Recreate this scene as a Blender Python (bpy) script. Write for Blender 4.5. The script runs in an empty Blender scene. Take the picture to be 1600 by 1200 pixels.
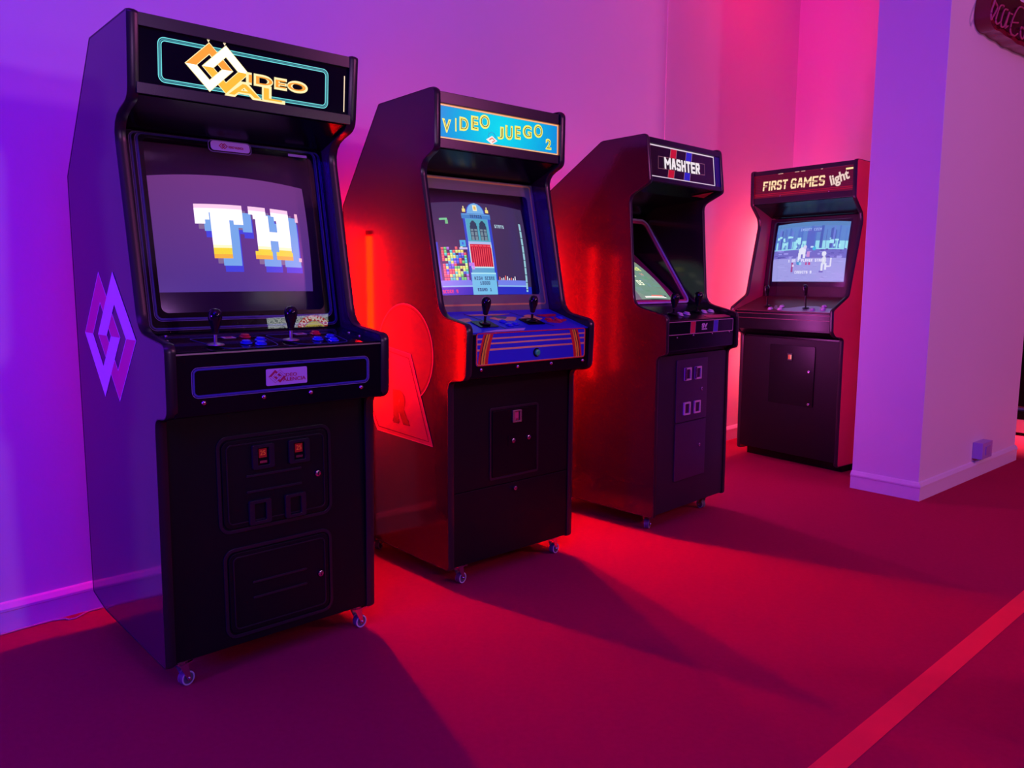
import bpy, bmesh, math, random
import numpy as np
from mathutils import Vector, Matrix
random.seed(7)
C = bpy.context.scene.collection
SC = bpy.context.scene
R = math.radians

# ---------------------------------------------------------------- camera, world, lights, exposure
cam_d = bpy.data.cameras.new('camera'); cam = bpy.data.objects.new('camera', cam_d); C.objects.link(cam)
cam_d.sensor_fit = 'HORIZONTAL'; cam_d.sensor_width = 36.0; cam_d.lens = 36.0*1270.5/1600
cam_d.clip_start = 0.02
pi_, ro_ = R(7.343), R(0.211)
fw = Vector((0, math.cos(pi_), -math.sin(pi_))); rt = Vector((1, 0, 0)); up = rt.cross(fw)
r2 = rt*math.cos(ro_) + up*math.sin(ro_); u2 = -rt*math.sin(ro_) + up*math.cos(ro_)
cam.matrix_world = Matrix(((r2.x, u2.x, -fw.x, 0), (r2.y, u2.y, -fw.y, 0), (r2.z, u2.z, -fw.z, 1.15), (0, 0, 0, 1)))
SC.camera = cam
SC.view_settings.view_transform = 'Standard'; SC.view_settings.look = 'None'
SC.view_settings.exposure = 0.0; SC.view_settings.gamma = 1.0; SC.view_settings.use_curve_mapping = False
wld = bpy.data.worlds.new('world'); SC.world = wld; wld.use_nodes = True
wb = wld.node_tree.nodes['Background']; wb.inputs[0].default_value = (0.30, 0.05, 0.75, 1); wb.inputs[1].default_value = 0.008

def area_light(name, loc, target, size, energy, color, size_y=None, spread=180):
    d = bpy.data.lights.new(name, 'AREA'); o = bpy.data.objects.new(name, d); C.objects.link(o)
    d.shape = 'RECTANGLE' if size_y else 'DISK'; d.size = size
    if size_y: d.size_y = size_y
    d.energy = energy; d.color = color; d.spread = R(spread)
    o.location = loc; o.rotation_euler = (Vector(target)-Vector(loc)).to_track_quat('-Z', 'Y').to_euler()
    return o
# unseen area lights tuned to the wall colours: blue and rose left, pink right
area_light('blue_ceiling_wash', (-0.5, -1.5, 3.0), (0.3, 4.0, 1.2), 1.2, 72, (0.0, 0.0, 1.0), 1.2)
area_light('blue_low_wash', (-2.4, 0.2, 1.1), (-0.8, 3.4, 1.2), 0.5, 53.6, (0.022, 0.0, 1.0), 0.5)
area_light('rose_low_fill', (-3.4, -1.0, 1.0), (-1.0, 2.5, 1.2), 0.6, 18, (1.0, 0.08, 0.2), 0.6)  # added fill that puts red on the near flank and left wall
area_light('violet_high_fill', (0.4, 0.6, 3.4), (1.2, 5.0, 1.2), 1.5, 38.5, (0.173, 0.0, 1.0), 1.5)  # added overhead fill for the far walls, no fixture of the room
area_light('room_light', (4.8, -1.8, 2.02), (0.4, 4.4, 1.4), 0.35, 38.4, (0.806, 0.358, 1.0), 0.35)
area_light('pink_spill', (5.6, 1.48, 2.9), (2.5, 4.6, 1.3), 0.5, 56.0, (1.0, 0.184, 0.663), 0.5)
area_light('side_room_fill', (4.9, 5.2, 2.6), (4.1, 5.95, 0.1), 0.2, 26, (1.0, 0.80, 0.42), 0.2, spread=40)  # added warm light to brighten the display stand
area_light('alcove_red_fill', (2.1, 5.2, 3.4), (1.7, 5.9, 2.0), 0.3, 6.5, (1.0, 0.004, 0.0), 0.3)  # added fill that reddens the upper alcove walls

# ---------------------------------------------------------------- materials
def sr(r, g, b):
    f = lambda c: (c/255/12.92) if c/255 <= 0.04045 else ((c/255+0.055)/1.055)**2.4
    return (f(r), f(g), f(b))
def mat(name, col, rough=0.5, metal=0.0, ior=1.5, coat=0.0, emit=None, es=0.0, bump=0, bscale=200, var=0, vscale=8):
    m = bpy.data.materials.new(name); m.use_nodes = True; nt = m.node_tree; b = nt.nodes['Principled BSDF']
    b.inputs['Base Color'].default_value = (*col, 1); b.inputs['Roughness'].default_value = rough
    b.inputs['Metallic'].default_value = metal; b.inputs['IOR'].default_value = ior
    b.inputs['Specular IOR Level'].default_value = 0.22 if 'black_panel' in name else 0.5
    b.inputs['Coat Weight'].default_value = coat; b.inputs['Coat Roughness'].default_value = 0.05
    if emit: b.inputs['Emission Color'].default_value = (*emit, 1); b.inputs['Emission Strength'].default_value = es
    tc = nt.nodes.new('ShaderNodeTexCoord')
    if bump:
        n = nt.nodes.new('ShaderNodeTexNoise'); n.inputs['Scale'].default_value = bscale; n.inputs['Detail'].default_value = 4
        bp = nt.nodes.new('ShaderNodeBump'); bp.inputs['Strength'].default_value = bump; bp.inputs['Distance'].default_value = 0.002
        nt.links.new(tc.outputs['Object'], n.inputs['Vector']); nt.links.new(n.outputs['Fac'], bp.inputs['Height'])
        nt.links.new(bp.outputs['Normal'], b.inputs['Normal'])
    if var:
        n = nt.nodes.new('ShaderNodeTexNoise'); n.inputs['Scale'].default_value = vscale; n.inputs['Detail'].default_value = 6
        mx = nt.nodes.new('ShaderNodeMix'); mx.data_type = 'RGBA'
        mx.inputs[6].default_value = (*[c*(1-var) for c in col], 1); mx.inputs[7].default_value = (*[min(1, c*(1+var)) for c in col], 1)
        nt.links.new(tc.outputs['Object'], n.inputs['Vector']); nt.links.new(n.outputs['Fac'], mx.inputs[0])
        nt.links.new(mx.outputs[2], b.inputs['Base Color'])
    return m
def glow(name, rgb, s=1.0):
    return mat(name, (0.02, 0.02, 0.02), 0.3, emit=sr(*rgb), es=s)
def vcol_mat(name, s=1.0, rough=0.25):
    m = bpy.data.materials.new(name); m.use_nodes = True; nt = m.node_tree; b = nt.nodes['Principled BSDF']
    v = nt.nodes.new('ShaderNodeVertexColor'); v.layer_name = 'pic'
    b.inputs['Base Color'].default_value = (0.02, 0.02, 0.02, 1); b.inputs['Roughness'].default_value = rough
    nt.links.new(v.outputs['Color'], b.inputs['Emission Color']); b.inputs['Emission Strength'].default_value = s
    return m
def glass_mat(name, tint=(1, 1, 1), ior=1.5, rough=0.02):
    m = bpy.data.materials.new(name); m.use_nodes = True; nt = m.node_tree
    for n in list(nt.nodes): nt.nodes.remove(n)
    o = nt.nodes.new('ShaderNodeOutputMaterial'); t = nt.nodes.new('ShaderNodeBsdfTransparent'); g = nt.nodes.new('ShaderNodeBsdfGlossy')
    f = nt.nodes.new('ShaderNodeFresnel'); f.inputs['IOR'].default_value = ior; mx = nt.nodes.new('ShaderNodeMixShader')
    t.inputs['Color'].default_value = (*tint, 1); g.inputs['Roughness'].default_value = rough
    ge = nt.nodes.new('ShaderNodeNewGeometry'); sb = nt.nodes.new('ShaderNodeMath'); sb.operation = 'SUBTRACT'; sb.inputs[0].default_value = 1.0
    mu = nt.nodes.new('ShaderNodeMath'); mu.operation = 'MULTIPLY'
    nt.links.new(ge.outputs['Backfacing'], sb.inputs[1]); nt.links.new(f.outputs[0], mu.inputs[0]); nt.links.new(sb.outputs[0], mu.inputs[1])
    nt.links.new(mu.outputs[0], mx.inputs[0]); nt.links.new(t.outputs[0], mx.inputs[1]); nt.links.new(g.outputs[0], mx.inputs[2])
    nt.links.new(mx.outputs[0], o.inputs['Surface'])
    return m

M = {}
M['wall'] = mat('white_wall_paint', (0.80, 0.79, 0.80), 0.55, bump=0.15, bscale=60, var=0.02, vscale=1.5)
M['base'] = mat('white_baseboard_paint', (0.80, 0.79, 0.80), 0.35, bump=0.1, bscale=30, var=0.03, vscale=12)
M['ceil'] = mat('ceiling_paint', (0.5, 0.5, 0.5), 0.8)
M['floor'] = mat('red_carpet', (0.42, 0.006, 0.06), 0.9, ior=1.2, bump=0.6, bscale=700, var=0.12, vscale=60)
M['tape'] = mat('red_floor_tape', (0.95, 0.015, 0.05), 0.6, bump=0.1, bscale=90, var=0.05, vscale=14)
M['lam'] = mat('black_laminate', (0.045, 0.018, 0.050), 0.09, ior=1.75, bump=0.04, bscale=40)
M['lam2'] = mat('worn_black_laminate', (0.034, 0.008, 0.012), 0.10, ior=1.6, bump=0.10, bscale=26)
M['lam3'] = mat('satin_black_laminate', (0.036, 0.008, 0.014), 0.13, ior=1.6, bump=0.08, bscale=80)
M['redlam'] = mat('dark_red_side_vinyl', (0.92, 0.07, 0.12), 0.35, bump=0.08, bscale=60)
M['tmold'] = mat('black_plastic_edging', (0.018, 0.016, 0.02), 0.28, bump=0.05, bscale=300)
M['panel'] = mat('textured_black_panel', (0.005, 0.003, 0.006), 0.42, bump=0.25, bscale=500)
M['smooth'] = mat('smooth_black_panel', (0.004, 0.003, 0.006), 0.22, bump=0.03, bscale=60)
M['matte'] = mat('matte_black', (0.008, 0.006, 0.010), 0.8)
M['gloss'] = mat('glossy_black_plastic', (0.008, 0.008, 0.010), 0.07)
M['tube'] = mat('picture_tube_glass', (0.055, 0.020, 0.060), 0.15)
M['chrome'] = mat('bright_steel', (0.75, 0.75, 0.78), 0.2, metal=1.0)
M['steel'] = mat('dull_steel', (0.5, 0.5, 0.53), 0.35, metal=1.0)
M['rubber'] = mat('grey_wheel_rubber', (0.12, 0.12, 0.13), 0.5)
M['wring'] = mat('pale_wheel_hub', (0.65, 0.65, 0.68), 0.4)
M['blueline'] = mat('blue_printed_line', (0.06, 0.07, 0.34), 0.3)
M['paleline'] = mat('pale_printed_line', (0.30, 0.30, 0.42), 0.35)
M['btn_red'] = mat('red_button_plastic', (0.72, 0.02, 0.04), 0.2, coat=0.5)
M['btn_blue'] = mat('blue_button_plastic', (0.02, 0.05, 0.75), 0.2, coat=0.5)
M['btn_white'] = mat('white_button_plastic', (0.8, 0.72, 0.8), 0.25, coat=0.5)
M['btn_green'] = mat('green_button_plastic', (0.02, 0.90, 0.20), 0.25, coat=0.3)
M['label'] = mat('white_label_card', (0.72, 0.62, 0.75), 0.4)
M['labelred'] = mat('red_label_ink', (0.55, 0.01, 0.08), 0.4)
M['glass'] = glass_mat('clear_pane_glass')
M['smoke'] = glass_mat('smoked_pane_glass', (0.82, 0.80, 0.84))
M['white_dec'] = mat('white_vinyl_decal', (0.95, 0.86, 0.98), 0.35)
M['mag_dec'] = mat('magenta_vinyl_decal', (0.85, 0.01, 0.28), 0.35)

# ---------------------------------------------------------------- mesh helpers
class MB:
    def __init__(s): s.v = []; s.f = []
    def add(s, vs, fs):
        b = len(s.v); s.v += [tuple(p) for p in vs]; s.f += [[i+b for i in f] for f in fs]; return s
    def box(s, x0, x1, y0, y1, z0, z1):
        vs = [(x, y, z) for z in (z0, z1) for y in (y0, y1) for x in (x0, x1)]
        return s.add(vs, [(0, 2, 3, 1), (4, 5, 7, 6), (0, 1, 5, 4), (2, 6, 7, 3), (0, 4, 6, 2), (1, 3, 7, 5)])
    def prism(s, A, B):       # two equal loops of 3d points -> closed solid
        n = len(A)
        s.add(list(A)+list(B), [list(range(n))[::-1], list(range(n, 2*n))]+[(i, (i+1) % n, (i+1) % n+n, i+n) for i in range(n)])
        return s
    def ring(s, oA, iA, oB, iB):   # frame solid: outer/inner loops on the back (A) and the front (B)
        n = len(oA); assert len(iA) == n == len(oB) == len(iB); vs = list(oA)+list(iA)+list(oB)+list(iB); fs = []
        for i in range(n):
            j = (i+1) % n
            fs += [(i, j, n+j, n+i), (2*n+i, 3*n+i, 3*n+j, 2*n+j), (i, 2*n+i, 2*n+j, j), (n+i, n+j, 3*n+j, 3*n+i)]
        return s.add(vs, fs)
    def lathe(s, prof, fn, seg=24):   # prof (r,h), fn(x,y,h)->3d
        vs = []; fs = []; n = len(prof)
        for k in range(seg):
            a = 2*math.pi*k/seg
            for r, h in prof: vs.append(fn(r*math.cos(a), r*math.sin(a), h))
        for k in range(seg):
            k2 = (k+1) % seg
            for i in range(n-1): fs.append((k*n+i, k2*n+i, k2*n+i+1, k*n+i+1))
        b0 = [k*n for k in range(seg)]; b1 = [k*n+n-1 for k in range(seg)]
        if prof[0][0] > 1e-6: fs.append(b0[::-1])
        if prof[-1][0] > 1e-6: fs.append(b1)
        return s.add(vs, fs)
    def tube(s, pts, r, seg=8):
        pts = [Vector(p) for p in pts]; rings = []
        for i, p in enumerate(pts):
            t = (pts[min(i+1, len(pts)-1)]-pts[max(i-1, 0)]).normalized()
            a = t.cross(Vector((0, 0, 1)));
            if a.length < 1e-3: a = t.cross(Vector((1, 0, 0)))
            a.normalize(); b = t.cross(a)
            rings.append([p+a*r*math.cos(2*math.pi*k/seg)+b*r*math.sin(2*math.pi*k/seg) for k in range(seg)])
        vs = [v for q in rings for v in q]; fs = []
        for i in range(len(rings)-1):
            for k in range(seg):
                k2 = (k+1) % seg; fs.append((i*seg+k, i*seg+k2, (i+1)*seg+k2, (i+1)*seg+k))
        fs += [list(range(seg))[::-1], [(len(rings)-1)*seg+k for k in range(seg)]]
        return s.add(vs, fs)
    def build(s, name, m, parent=None, smooth=False, bevel=0):
        me = bpy.data.meshes.new(name); me.from_pydata([tuple(v) for v in s.v], [], s.f)
        bm = bmesh.new(); bm.from_mesh(me); bmesh.ops.remove_doubles(bm, verts=bm.verts, dist=1e-6)
        bmesh.ops.recalc_face_normals(bm, faces=bm.faces)
        if bevel:
            es = [e for e in bm.edges if len(e.link_faces) == 2 and e.calc_face_angle(0) > 0.6]
            bmesh.ops.bevel(bm, geom=es, offset=bevel, segments=2, affect='EDGES', profile=0.6, clamp_overlap=True)
        if smooth:
            for f in bm.faces: f.smooth = True
            for e in bm.edges:
                if len(e.link_faces) == 2 and e.calc_face_angle(0) > 0.7: e.smooth = False
        bm.to_mesh(me); bm.free()
        o = bpy.data.objects.new(name, me); C.objects.link(o)
        me.materials.append(m)
        if parent: o.parent = parent
        return o
def empty(name, loc, rz=0, label=None, cat=None, group=None):
    o = bpy.data.objects.new(name, None); C.objects.link(o); o.empty_display_size = 0.1
    o.location = loc; o.rotation_euler = (0, 0, rz); tag(o, label, cat, group); return o
def tag(o, label=None, cat=None, group=None, kind=None):
    if label: o['label'] = label
    if cat: o['category'] = cat
    if group: o['group'] = group
    if kind: o['kind'] = kind
    return o

def rrect(u0, s0, u1, s1, r=0.0, n=6):
    if r <= 0: return [(u0, s0), (u1, s0), (u1, s1), (u0, s1)]
    out = []
    for cx, cy, a0 in ((u1-r, s0+r, -90), (u1-r, s1-r, 0), (u0+r, s1-r, 90), (u0+r, s0+r, 180)):
        for k in range(n+1):
            a = R(a0+90*k/n); out.append((cx+r*math.cos(a), cy+r*math.sin(a)))
    return out
def ellipse(cu, cs, ru, rs, n=40): return [(cu+ru*math.cos(2*math.pi*k/n), cs+rs*math.sin(2*math.pi*k/n)) for k in range(n)]
def rnd(pts, r, n=4):           # round the corners of a closed polyline; r: number or per-point list
    out = []; N = len(pts)
    for i, p in enumerate(pts):
        rr = r[i] if isinstance(r, (list, tuple)) else r
        p = Vector(p[:2]); a = Vector(pts[i-1][:2]); b = Vector(pts[(i+1) % N][:2])
        if rr <= 0: out.append(tuple(p)); continue
        da = (a-p); db = (b-p); l = min(rr, da.length*0.49, db.length*0.49)
        p0 = p+da.normalized()*l; p1 = p+db.normalized()*l
        for k in range(n+1):
            t = k/n; q = p0*(1-t)**2+p*2*t*(1-t)+p1*t*t; out.append(tuple(q))
    return out

class Plane:   # a slanted face of a cabinet: u across, s along the slope from a to b, off along the outward normal
    def __init__(s, w, a, b):
        s.w = w; s.a = a; d = (b[0]-a[0], b[1]-a[1]); L = math.hypot(*d); s.L = L; s.e = (d[0]/L, d[1]/L); s.n = (s.e[1], -s.e[0])
    def __call__(s, u, t, off=0):
        return (u-s.w/2, -(s.a[0]+s.e[0]*t+s.n[0]*off), s.a[1]+s.e[1]*t+s.n[1]*off)
class SidePlane:   # left or right flank: u is the depth coordinate d, s is z
    def __init__(s, w, side): s.x = -w/2 if side < 0 else w/2; s.side = side
    def __call__(s, u, t, off=0): return (s.x+s.side*off, -u, t)
def plate(pl, poly, o0, o1, mb=None):
    mb = mb or MB(); return mb.prism([pl(u, s, o0) for u, s in poly], [pl(u, s, o1) for u, s in poly])
def frame(pl, outer, inner, o0, o1, mb=None):
    mb = mb or MB()
    return mb.ring([pl(u, s, o0) for u, s in outer], [pl(u, s, o0) for u, s in inner], [pl(u, s, o1) for u, s in outer], [pl(u, s, o1) for u, s in inner])
def outline(pl, u0, s0, u1, s1, r, wd, o0, o1, mb=None):
    return frame(pl, rrect(u0, s0, u1, s1, r), rrect(u0+wd, s0+wd, u1-wd, s1-wd, max(r-wd, 0.0005)), o0, o1, mb)
def stroke(pl, pts, wd, o0, o1, mb=None, closed=False):
    mb = mb or MB(); n = len(pts); L = []; Rr = []
    for i, p in enumerate(pts):
        a = Vector(pts[i-1] if (i or closed) else pts[i]); b = Vector(pts[(i+1) % n] if (i < n-1 or closed) else pts[i])
        t = (b-a).normalized(); q = Vector((-t.y, t.x))*wd/2; L.append((p[0]+q.x, p[1]+q.y)); Rr.append((p[0]-q.x, p[1]-q.y))
    vs = [pl(u, s, o0) for u, s in L]+[pl(u, s, o0) for u, s in Rr]+[pl(u, s, o1) for u, s in L]+[pl(u, s, o1) for u, s in Rr]; fs = []
    for i in (range(n) if closed else range(n-1)):
        j = (i+1) % n; fs += [(i, j, n+j, n+i), (2*n+i, 3*n+i, 3*n+j, 2*n+j), (i, 2*n+i, 2*n+j, j), (n+i, n+j, 3*n+j, 3*n+i)]
    if not closed: fs += [(0, n, 3*n, 2*n), (n-1, 3*n-1, 4*n-1, 2*n-1)]
    return mb.add(vs, fs)
_tc = {}
def text_tris(txt, bold=0.0, shear=0.0, spacing=1.0):
    k = (txt, bold, shear, spacing)
    if k not in _tc:
        cu = bpy.data.curves.new('t', 'FONT'); cu.body = txt; cu.offset = bold; cu.shear = shear; cu.space_character = spacing; cu.resolution_u = 6
        ob = bpy.data.objects.new('t', cu); C.objects.link(ob)
        dg = bpy.context.evaluated_depsgraph_get(); me = bpy.data.meshes.new_from_object(ob.evaluated_get(dg))
        V = np.array([v.co[:2] for v in me.vertices]); F = [list(p.vertices) for p in me.polygons]
        bpy.data.objects.remove(ob); bpy.data.curves.remove(cu); bpy.data.meshes.remove(me)
        _tc[k] = (V, F)
    return _tc[k]
def text(pl, txt, u0, s0, u1, s1, off, mb=None, bold=0.0, shear=0.0, spacing=1.0, rot=0.0, mirror=False, thick=0.0006, pad=0.0):
    mb = mb or MB(); V, F = text_tris(txt, bold, shear, spacing)
    V0, _ = text_tris(txt, 0.0, shear, spacing)
    mn, mx = (V0.min(0), V0.max(0)); S = (V-mn)/(mx-mn)
    if mirror: S[:, 0] = 1-S[:, 0]
    W = u1-u0; H = s1-s0; cu, cs = (u0+u1)/2, (s0+s1)/2
    x = (S[:, 0]-.5)*W; y = (S[:, 1]-.5)*H; c, s_ = math.cos(rot), math.sin(rot)
    X = cu+x*c-y*s_; Y = cs+x*s_+y*c
    n = len(X); top = [pl(X[i], Y[i], off+thick) for i in range(n)]; bot = [pl(X[i], Y[i], off) for i in range(n)]
    ed = {}
    for f in F:
        for a, b in zip(f, f[1:]+f[:1]):
            ed[(min(a, b), max(a, b))] = ed.get((min(a, b), max(a, b)), 0)+1
    fs = [f for f in F]+[[i+n for i in f[::-1]] for f in F]+[(a, b, b+n, a+n) for (a, b), k in ed.items() if k == 1]
    return mb.add(top+bot, fs)

BL = {'M': [[(0, 0), (0, 1)], [(0, 1), (.5, .42)], [(.5, .42), (1, 1)], [(1, 1), (1, 0)]], 'A': [[(0, 0), (.36, 1)], [(.36, 1), (.64, 1)], [(.64, 1), (1, 0)], [(.18, .34), (.82, .34)]],
      'S': [[(1, .86), (.85, 1)], [(.85, 1), (.15, 1)], [(.15, 1), (0, .86)], [(0, .86), (0, .64)], [(0, .64), (.15, .52)], [(.15, .52), (.85, .48)], [(.85, .48), (1, .36)], [(1, .36), (1, .14)], [(1, .14), (.85, 0)], [(.85, 0), (.15, 0)], [(.15, 0), (0, .14)]],
      'H': [[(0, 0), (0, 1)], [(1, 0), (1, 1)], [(0, .5), (1, .5)]], 'T': [[(0, 1), (1, 1)], [(.5, 1), (.5, 0)]], 'E': [[(0, 0), (0, 1)], [(0, 1), (1, 1)], [(0, .5), (.85, .5)], [(0, 0), (1, 0)]],
      'R': [[(0, 0), (0, 1)], [(0, 1), (.85, 1)], [(.85, 1), (1, .86)], [(1, .86), (1, .62)], [(1, .62), (.85, .48)], [(.85, .48), (0, .48)], [(.5, .48), (1, 0)]], 'F': [[(0, 0), (0, 1)], [(0, 1), (1, 1)], [(0, .5), (.8, .5)]],
      'I': [[(.5, 0), (.5, 1)]], 'G': [[(1, .86), (.82, 1)], [(.82, 1), (.2, 1)], [(.2, 1), (0, .82)], [(0, .82), (0, .18)], [(0, .18), (.2, 0)], [(.2, 0), (1, 0)], [(1, 0), (1, .46)], [(1, .46), (.55, .46)]]}
def block_text(pl, txt, u0, s0, u1, s1, wt, off, lean=0.0, narrow={'I': .35}, gap=.28, mb=None, th=.0008):
    """heavy display lettering built from straight strokes"""
    mb = mb or MB(); ws = [narrow.get(c, 1.0) for c in txt]; tot = sum(ws)+gap*(len(txt)-1); unit = (u1-u0)/tot; x = u0; hw = wt/2; k = 0
    for c, w_ in zip(txt, ws):
        X0 = x+hw; X1 = x+unit*w_-hw; Y0 = s0+hw; Y1 = s1-hw
        for a, b in BL[c]:
            p = Vector((X0+(X1-X0)*a[0], Y0+(Y1-Y0)*a[1])); q = Vector((X0+(X1-X0)*b[0], Y0+(Y1-Y0)*b[1])); t = (q-p).normalized(); n = Vector((-t.y, t.x))*hw; e = t*hw*(.98 if abs(t.x*t.y) < .01 else .55)
            quad = [p-e+n, q+e+n, q+e-n, p-e-n]; quad = [(v.x+lean*(v.y-s0), min(max(v.y, s0), s1)) for v in quad]; o = off+(k % 7)*.00002; k += 1
            mb.prism([pl(u, s_, o) for u, s_ in quad], [pl(u, s_, o+th) for u, s_ in quad])
        x += unit*(w_+gap)
    return mb

# ---------------------------------------------------------------- bitmap pictures for the video screens
FONT = {'A':'75755','H':'55755','I':'72227','G':'74557','S':'74717','C':'74447','O':'75557','R':'75655','E':'74747','U':'55557','N':'57755','D':'65556','T':'72222','L':'44447',
        'P':'75744','Y':'55722','0':'75557','1':'26227','2':'71747','9':'75717','M':'57755',' ':'00000','.':'00002'}
def put_text(img, txt, x, y, col, sc=1):
    for ch in txt:
        g = FONT.get(ch, '00000')
        for r_, c_ in enumerate(g):
            v = int(c_)
            for b in range(3):
                if v & (4 >> b): img[y+r_*sc:y+(r_+1)*sc, x+b*sc:x+(b+1)*sc] = col
        x += 4*sc
def rect(img, x0, y0, x1, y1, col): img[max(0, int(y0)):int(y1), max(0, int(x0)):int(x1)] = col
def L_(r, g, b): return np.array(sr(r, g, b))

def dome(u, s, rc):          # height of the curved glass over its own plane
    x = (u-(rc[0]+rc[2])/2)/((rc[2]-rc[0])/2); y = (s-(rc[1]+rc[3])/2)/((rc[3]-rc[1])/2)
    return 0.020*(1-(x*x+y*y)/2)
def crt(pl, img, u0, s0, u1, s1, off, parent, m, rc, name='lit_picture', bow=(0.012, 0.012, 0.0, 0.008)):
    h, w, _ = img.shape; vs = []; fs = []
    for j in range(h+1):
        for i in range(w+1):
            x = i/w; y = 1-j/h; cx = 1-(2*x-1)**2; cy = 1-(2*y-1)**2
            u = u0+(u1-u0)*x + cy*((-bow[2])*(1-x)+bow[3]*x); s = s0+(s1-s0)*y + cx*(bow[0]*y - bow[1]*(1-y)*0.3)
            vs.append(pl(u, s, off+dome(u, s, rc)+0.0012))
    for j in range(h):
        for i in range(w): a = j*(w+1)+i; fs.append((a, a+w+1, a+w+2, a+1))
    me = bpy.data.meshes.new(name); me.from_pydata(vs, [], fs); ca = me.color_attributes.new('pic', 'FLOAT_COLOR', 'CORNER')
    cols = np.ones((h*w, 4, 4), np.float32); cols[:, :, :3] = img.reshape(-1, 1, 3); ca.data.foreach_set('color', cols.ravel())
    me.materials.append(m); o = bpy.data.objects.new(name, me); C.objects.link(o); o.parent = parent
    return o
def picture_tube(pl, u0, s0, u1, s1, off, parent):
    n = 32; vs = []; fs = []; rc = (u0, s0, u1, s1)
    for j in range(n+1):
        for i in range(n+1):
            u = u0+(u1-u0)*i/n; s = s0+(s1-s0)*j/n; vs.append(pl(u, s, off+dome(u, s, rc)))
    for j in range(n):
        for i in range(n): a = j*(n+1)+i; fs.append((a, a+1, a+n+2, a+n+1))
    mb = MB(); mb.add(vs, fs); return mb.build('picture_tube', M['tube'], parent, smooth=True)

# ---------------------------------------------------------------- the room
WD = Vector((0.7021, 0.7121)); WN = Vector((0.7121, -0.7021)); AB = Vector((-1.659, 2.512)); A0 = AB-WN*0.018   # back wall line, its direction and inward normal
K = Vector((2.162, 6.388))-WN*0.018                       # concave corner of the alcove
PL = Vector((1.903, 4.450)); PM = Vector((2.140, 4.176)); PT = Vector((0.746, 0.666)); PN = Vector((0.666, -0.746))
PLEN = 1.50; PR = PM+PT*PLEN
def foot(mb, pts, z0, z1): return mb.prism([(p[0], p[1], z0) for p in pts], [(p[0], p[1], z1) for p in pts])
HC = 3.6
fl = MB(); fl.box(-7, 9, -5, 11, -0.05, 0.0); tag(fl.build('floor', M['floor']), kind='structure')
ce = MB(); ce.box(-7, 9, -5, 11, HC, HC+0.05); tag(ce.build('ceiling', M['ceil']), kind='structure')
wl = MB(); a = A0-WD*3.2; foot(wl, [a, K+WD*0.15, K+WD*0.15-WN*0.15, a-WN*0.15], 0, HC)
tag(wl.build('wall_back', M['wall']), kind='structure')
sw_end = K+WN*1.55
ws = MB(); foot(ws, [K-WN*0.0, sw_end, sw_end+WD*0.10, K+WD*0.10], 0, HC); tag(ws.build('wall_side', M['wall']), kind='structure')
wp = MB(); q = PL+PT*PLEN; foot(wp, [PL, PM, PR, q+(PR-(PM+PT*PLEN))], 0, HC); tag(wp.build('wall_partition', M['wall'], bevel=0.004), kind='structure')
BPROF = [(0, 0), (.014, 0), (.014, .068), (.018, .071), (.018, .079), (.008, .095), (0, .099)]
def baseboard(name, path, normals, kind='structure'):
    mb = MB(); n = len(path); rings = []
    for p, nn in zip(path, normals): rings.append([(p[0]+nn[0]*o, p[1]+nn[1]*o, z) for o, z in BPROF])
    for i in range(n-1):
        mb.prism(rings[i], rings[i+1])
    return tag(mb.build(name, M['base']), kind=kind)
baseboard('baseboard_back', [A0-WD*3.2, K], [WN, WN])
baseboard('baseboard_side', [K, sw_end], [-WD, -WD])
corner = -PT+PN
baseboard('baseboard_partition', [PL-PT*0, PM, PR], [-PT-PN*0, corner, PN])
# hairline joint in the wall plaster
tj = Vector((0.930, 5.138)); ts = MB(); foot(ts, [tj-WD*.004, tj+WD*.004, tj+WD*.003+WN*.003, tj-WD*.003+WN*.003], .1, HC)
tag(ts.build('trim_1', M['wall']), kind='structure')

# red tape line across the carpet
tp = MB(); p0 = Vector((0.706, 1.801)); td = Vector((1.218, 1.127)).normalized(); tn = Vector((td.y, -td.x))
foot(tp, [p0-td*3, p0+td*4.5, p0+td*4.5+tn*.064, p0-td*3+tn*.064], 0.0, 0.0008)
tag(tp.build('floor_tape', M['tape']), 'straight bright red tape stripe crossing the dark carpet at bottom right', 'tape')
# thin flex by the left baseboard
cb = MB(); cb.tube([((AB+WD*t_+WN*o_).x, (AB+WD*t_+WN*o_).y, .0035) for t_, o_ in ((-.9, .012), (-.3, .008), (.0, .010), (.09, .006), (.155, .006), (.19, .020), (.195, .038), (.215, .042), (.235, .030), (.26, .012), (.31, .010), (.45, .012))], .0028)
tag(cb.build('power_cable', mat('pale_cable', (.6, .45, .45), .5), smooth=True), 'thin pale cable looping along the baseboard left of the nearest cabinet', 'cable')

# socket box with its flex on the partition wall
def pp(t, off, z): v = PM+PT*t+PN*off; return (v.x, v.y, z)
jb = empty('socket_box', pp(.82, .0, .0), math.atan2(PT.y, PT.x), 'small square surface-mounted socket box above the baseboard of the pillar wall', 'socket')
m_ = MB(); m_.box(-.075, .085, -.055, 0.0, .118, .215); m_.build('housing', mat('lilac_plastic', (.40, .30, .62), .4), jb, bevel=.004)
m_ = MB(); m_.box(-.03, .04, -.060, -.054, .14, .19); m_.build('socket_plate', mat('lilac_plastic_plate', (.34, .25, .55), .35), jb, bevel=.002)
m_ = MB(); m_.tube([(-.03, -.02, .12), (-.035, -.03, .108), (-.06, -.03, .102), (-.07, -.028, .104), (-.03, -.026, .108), (.0, -.024, .104)], .003); m_.build('cable', M['base'], jb, smooth=True)

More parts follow.
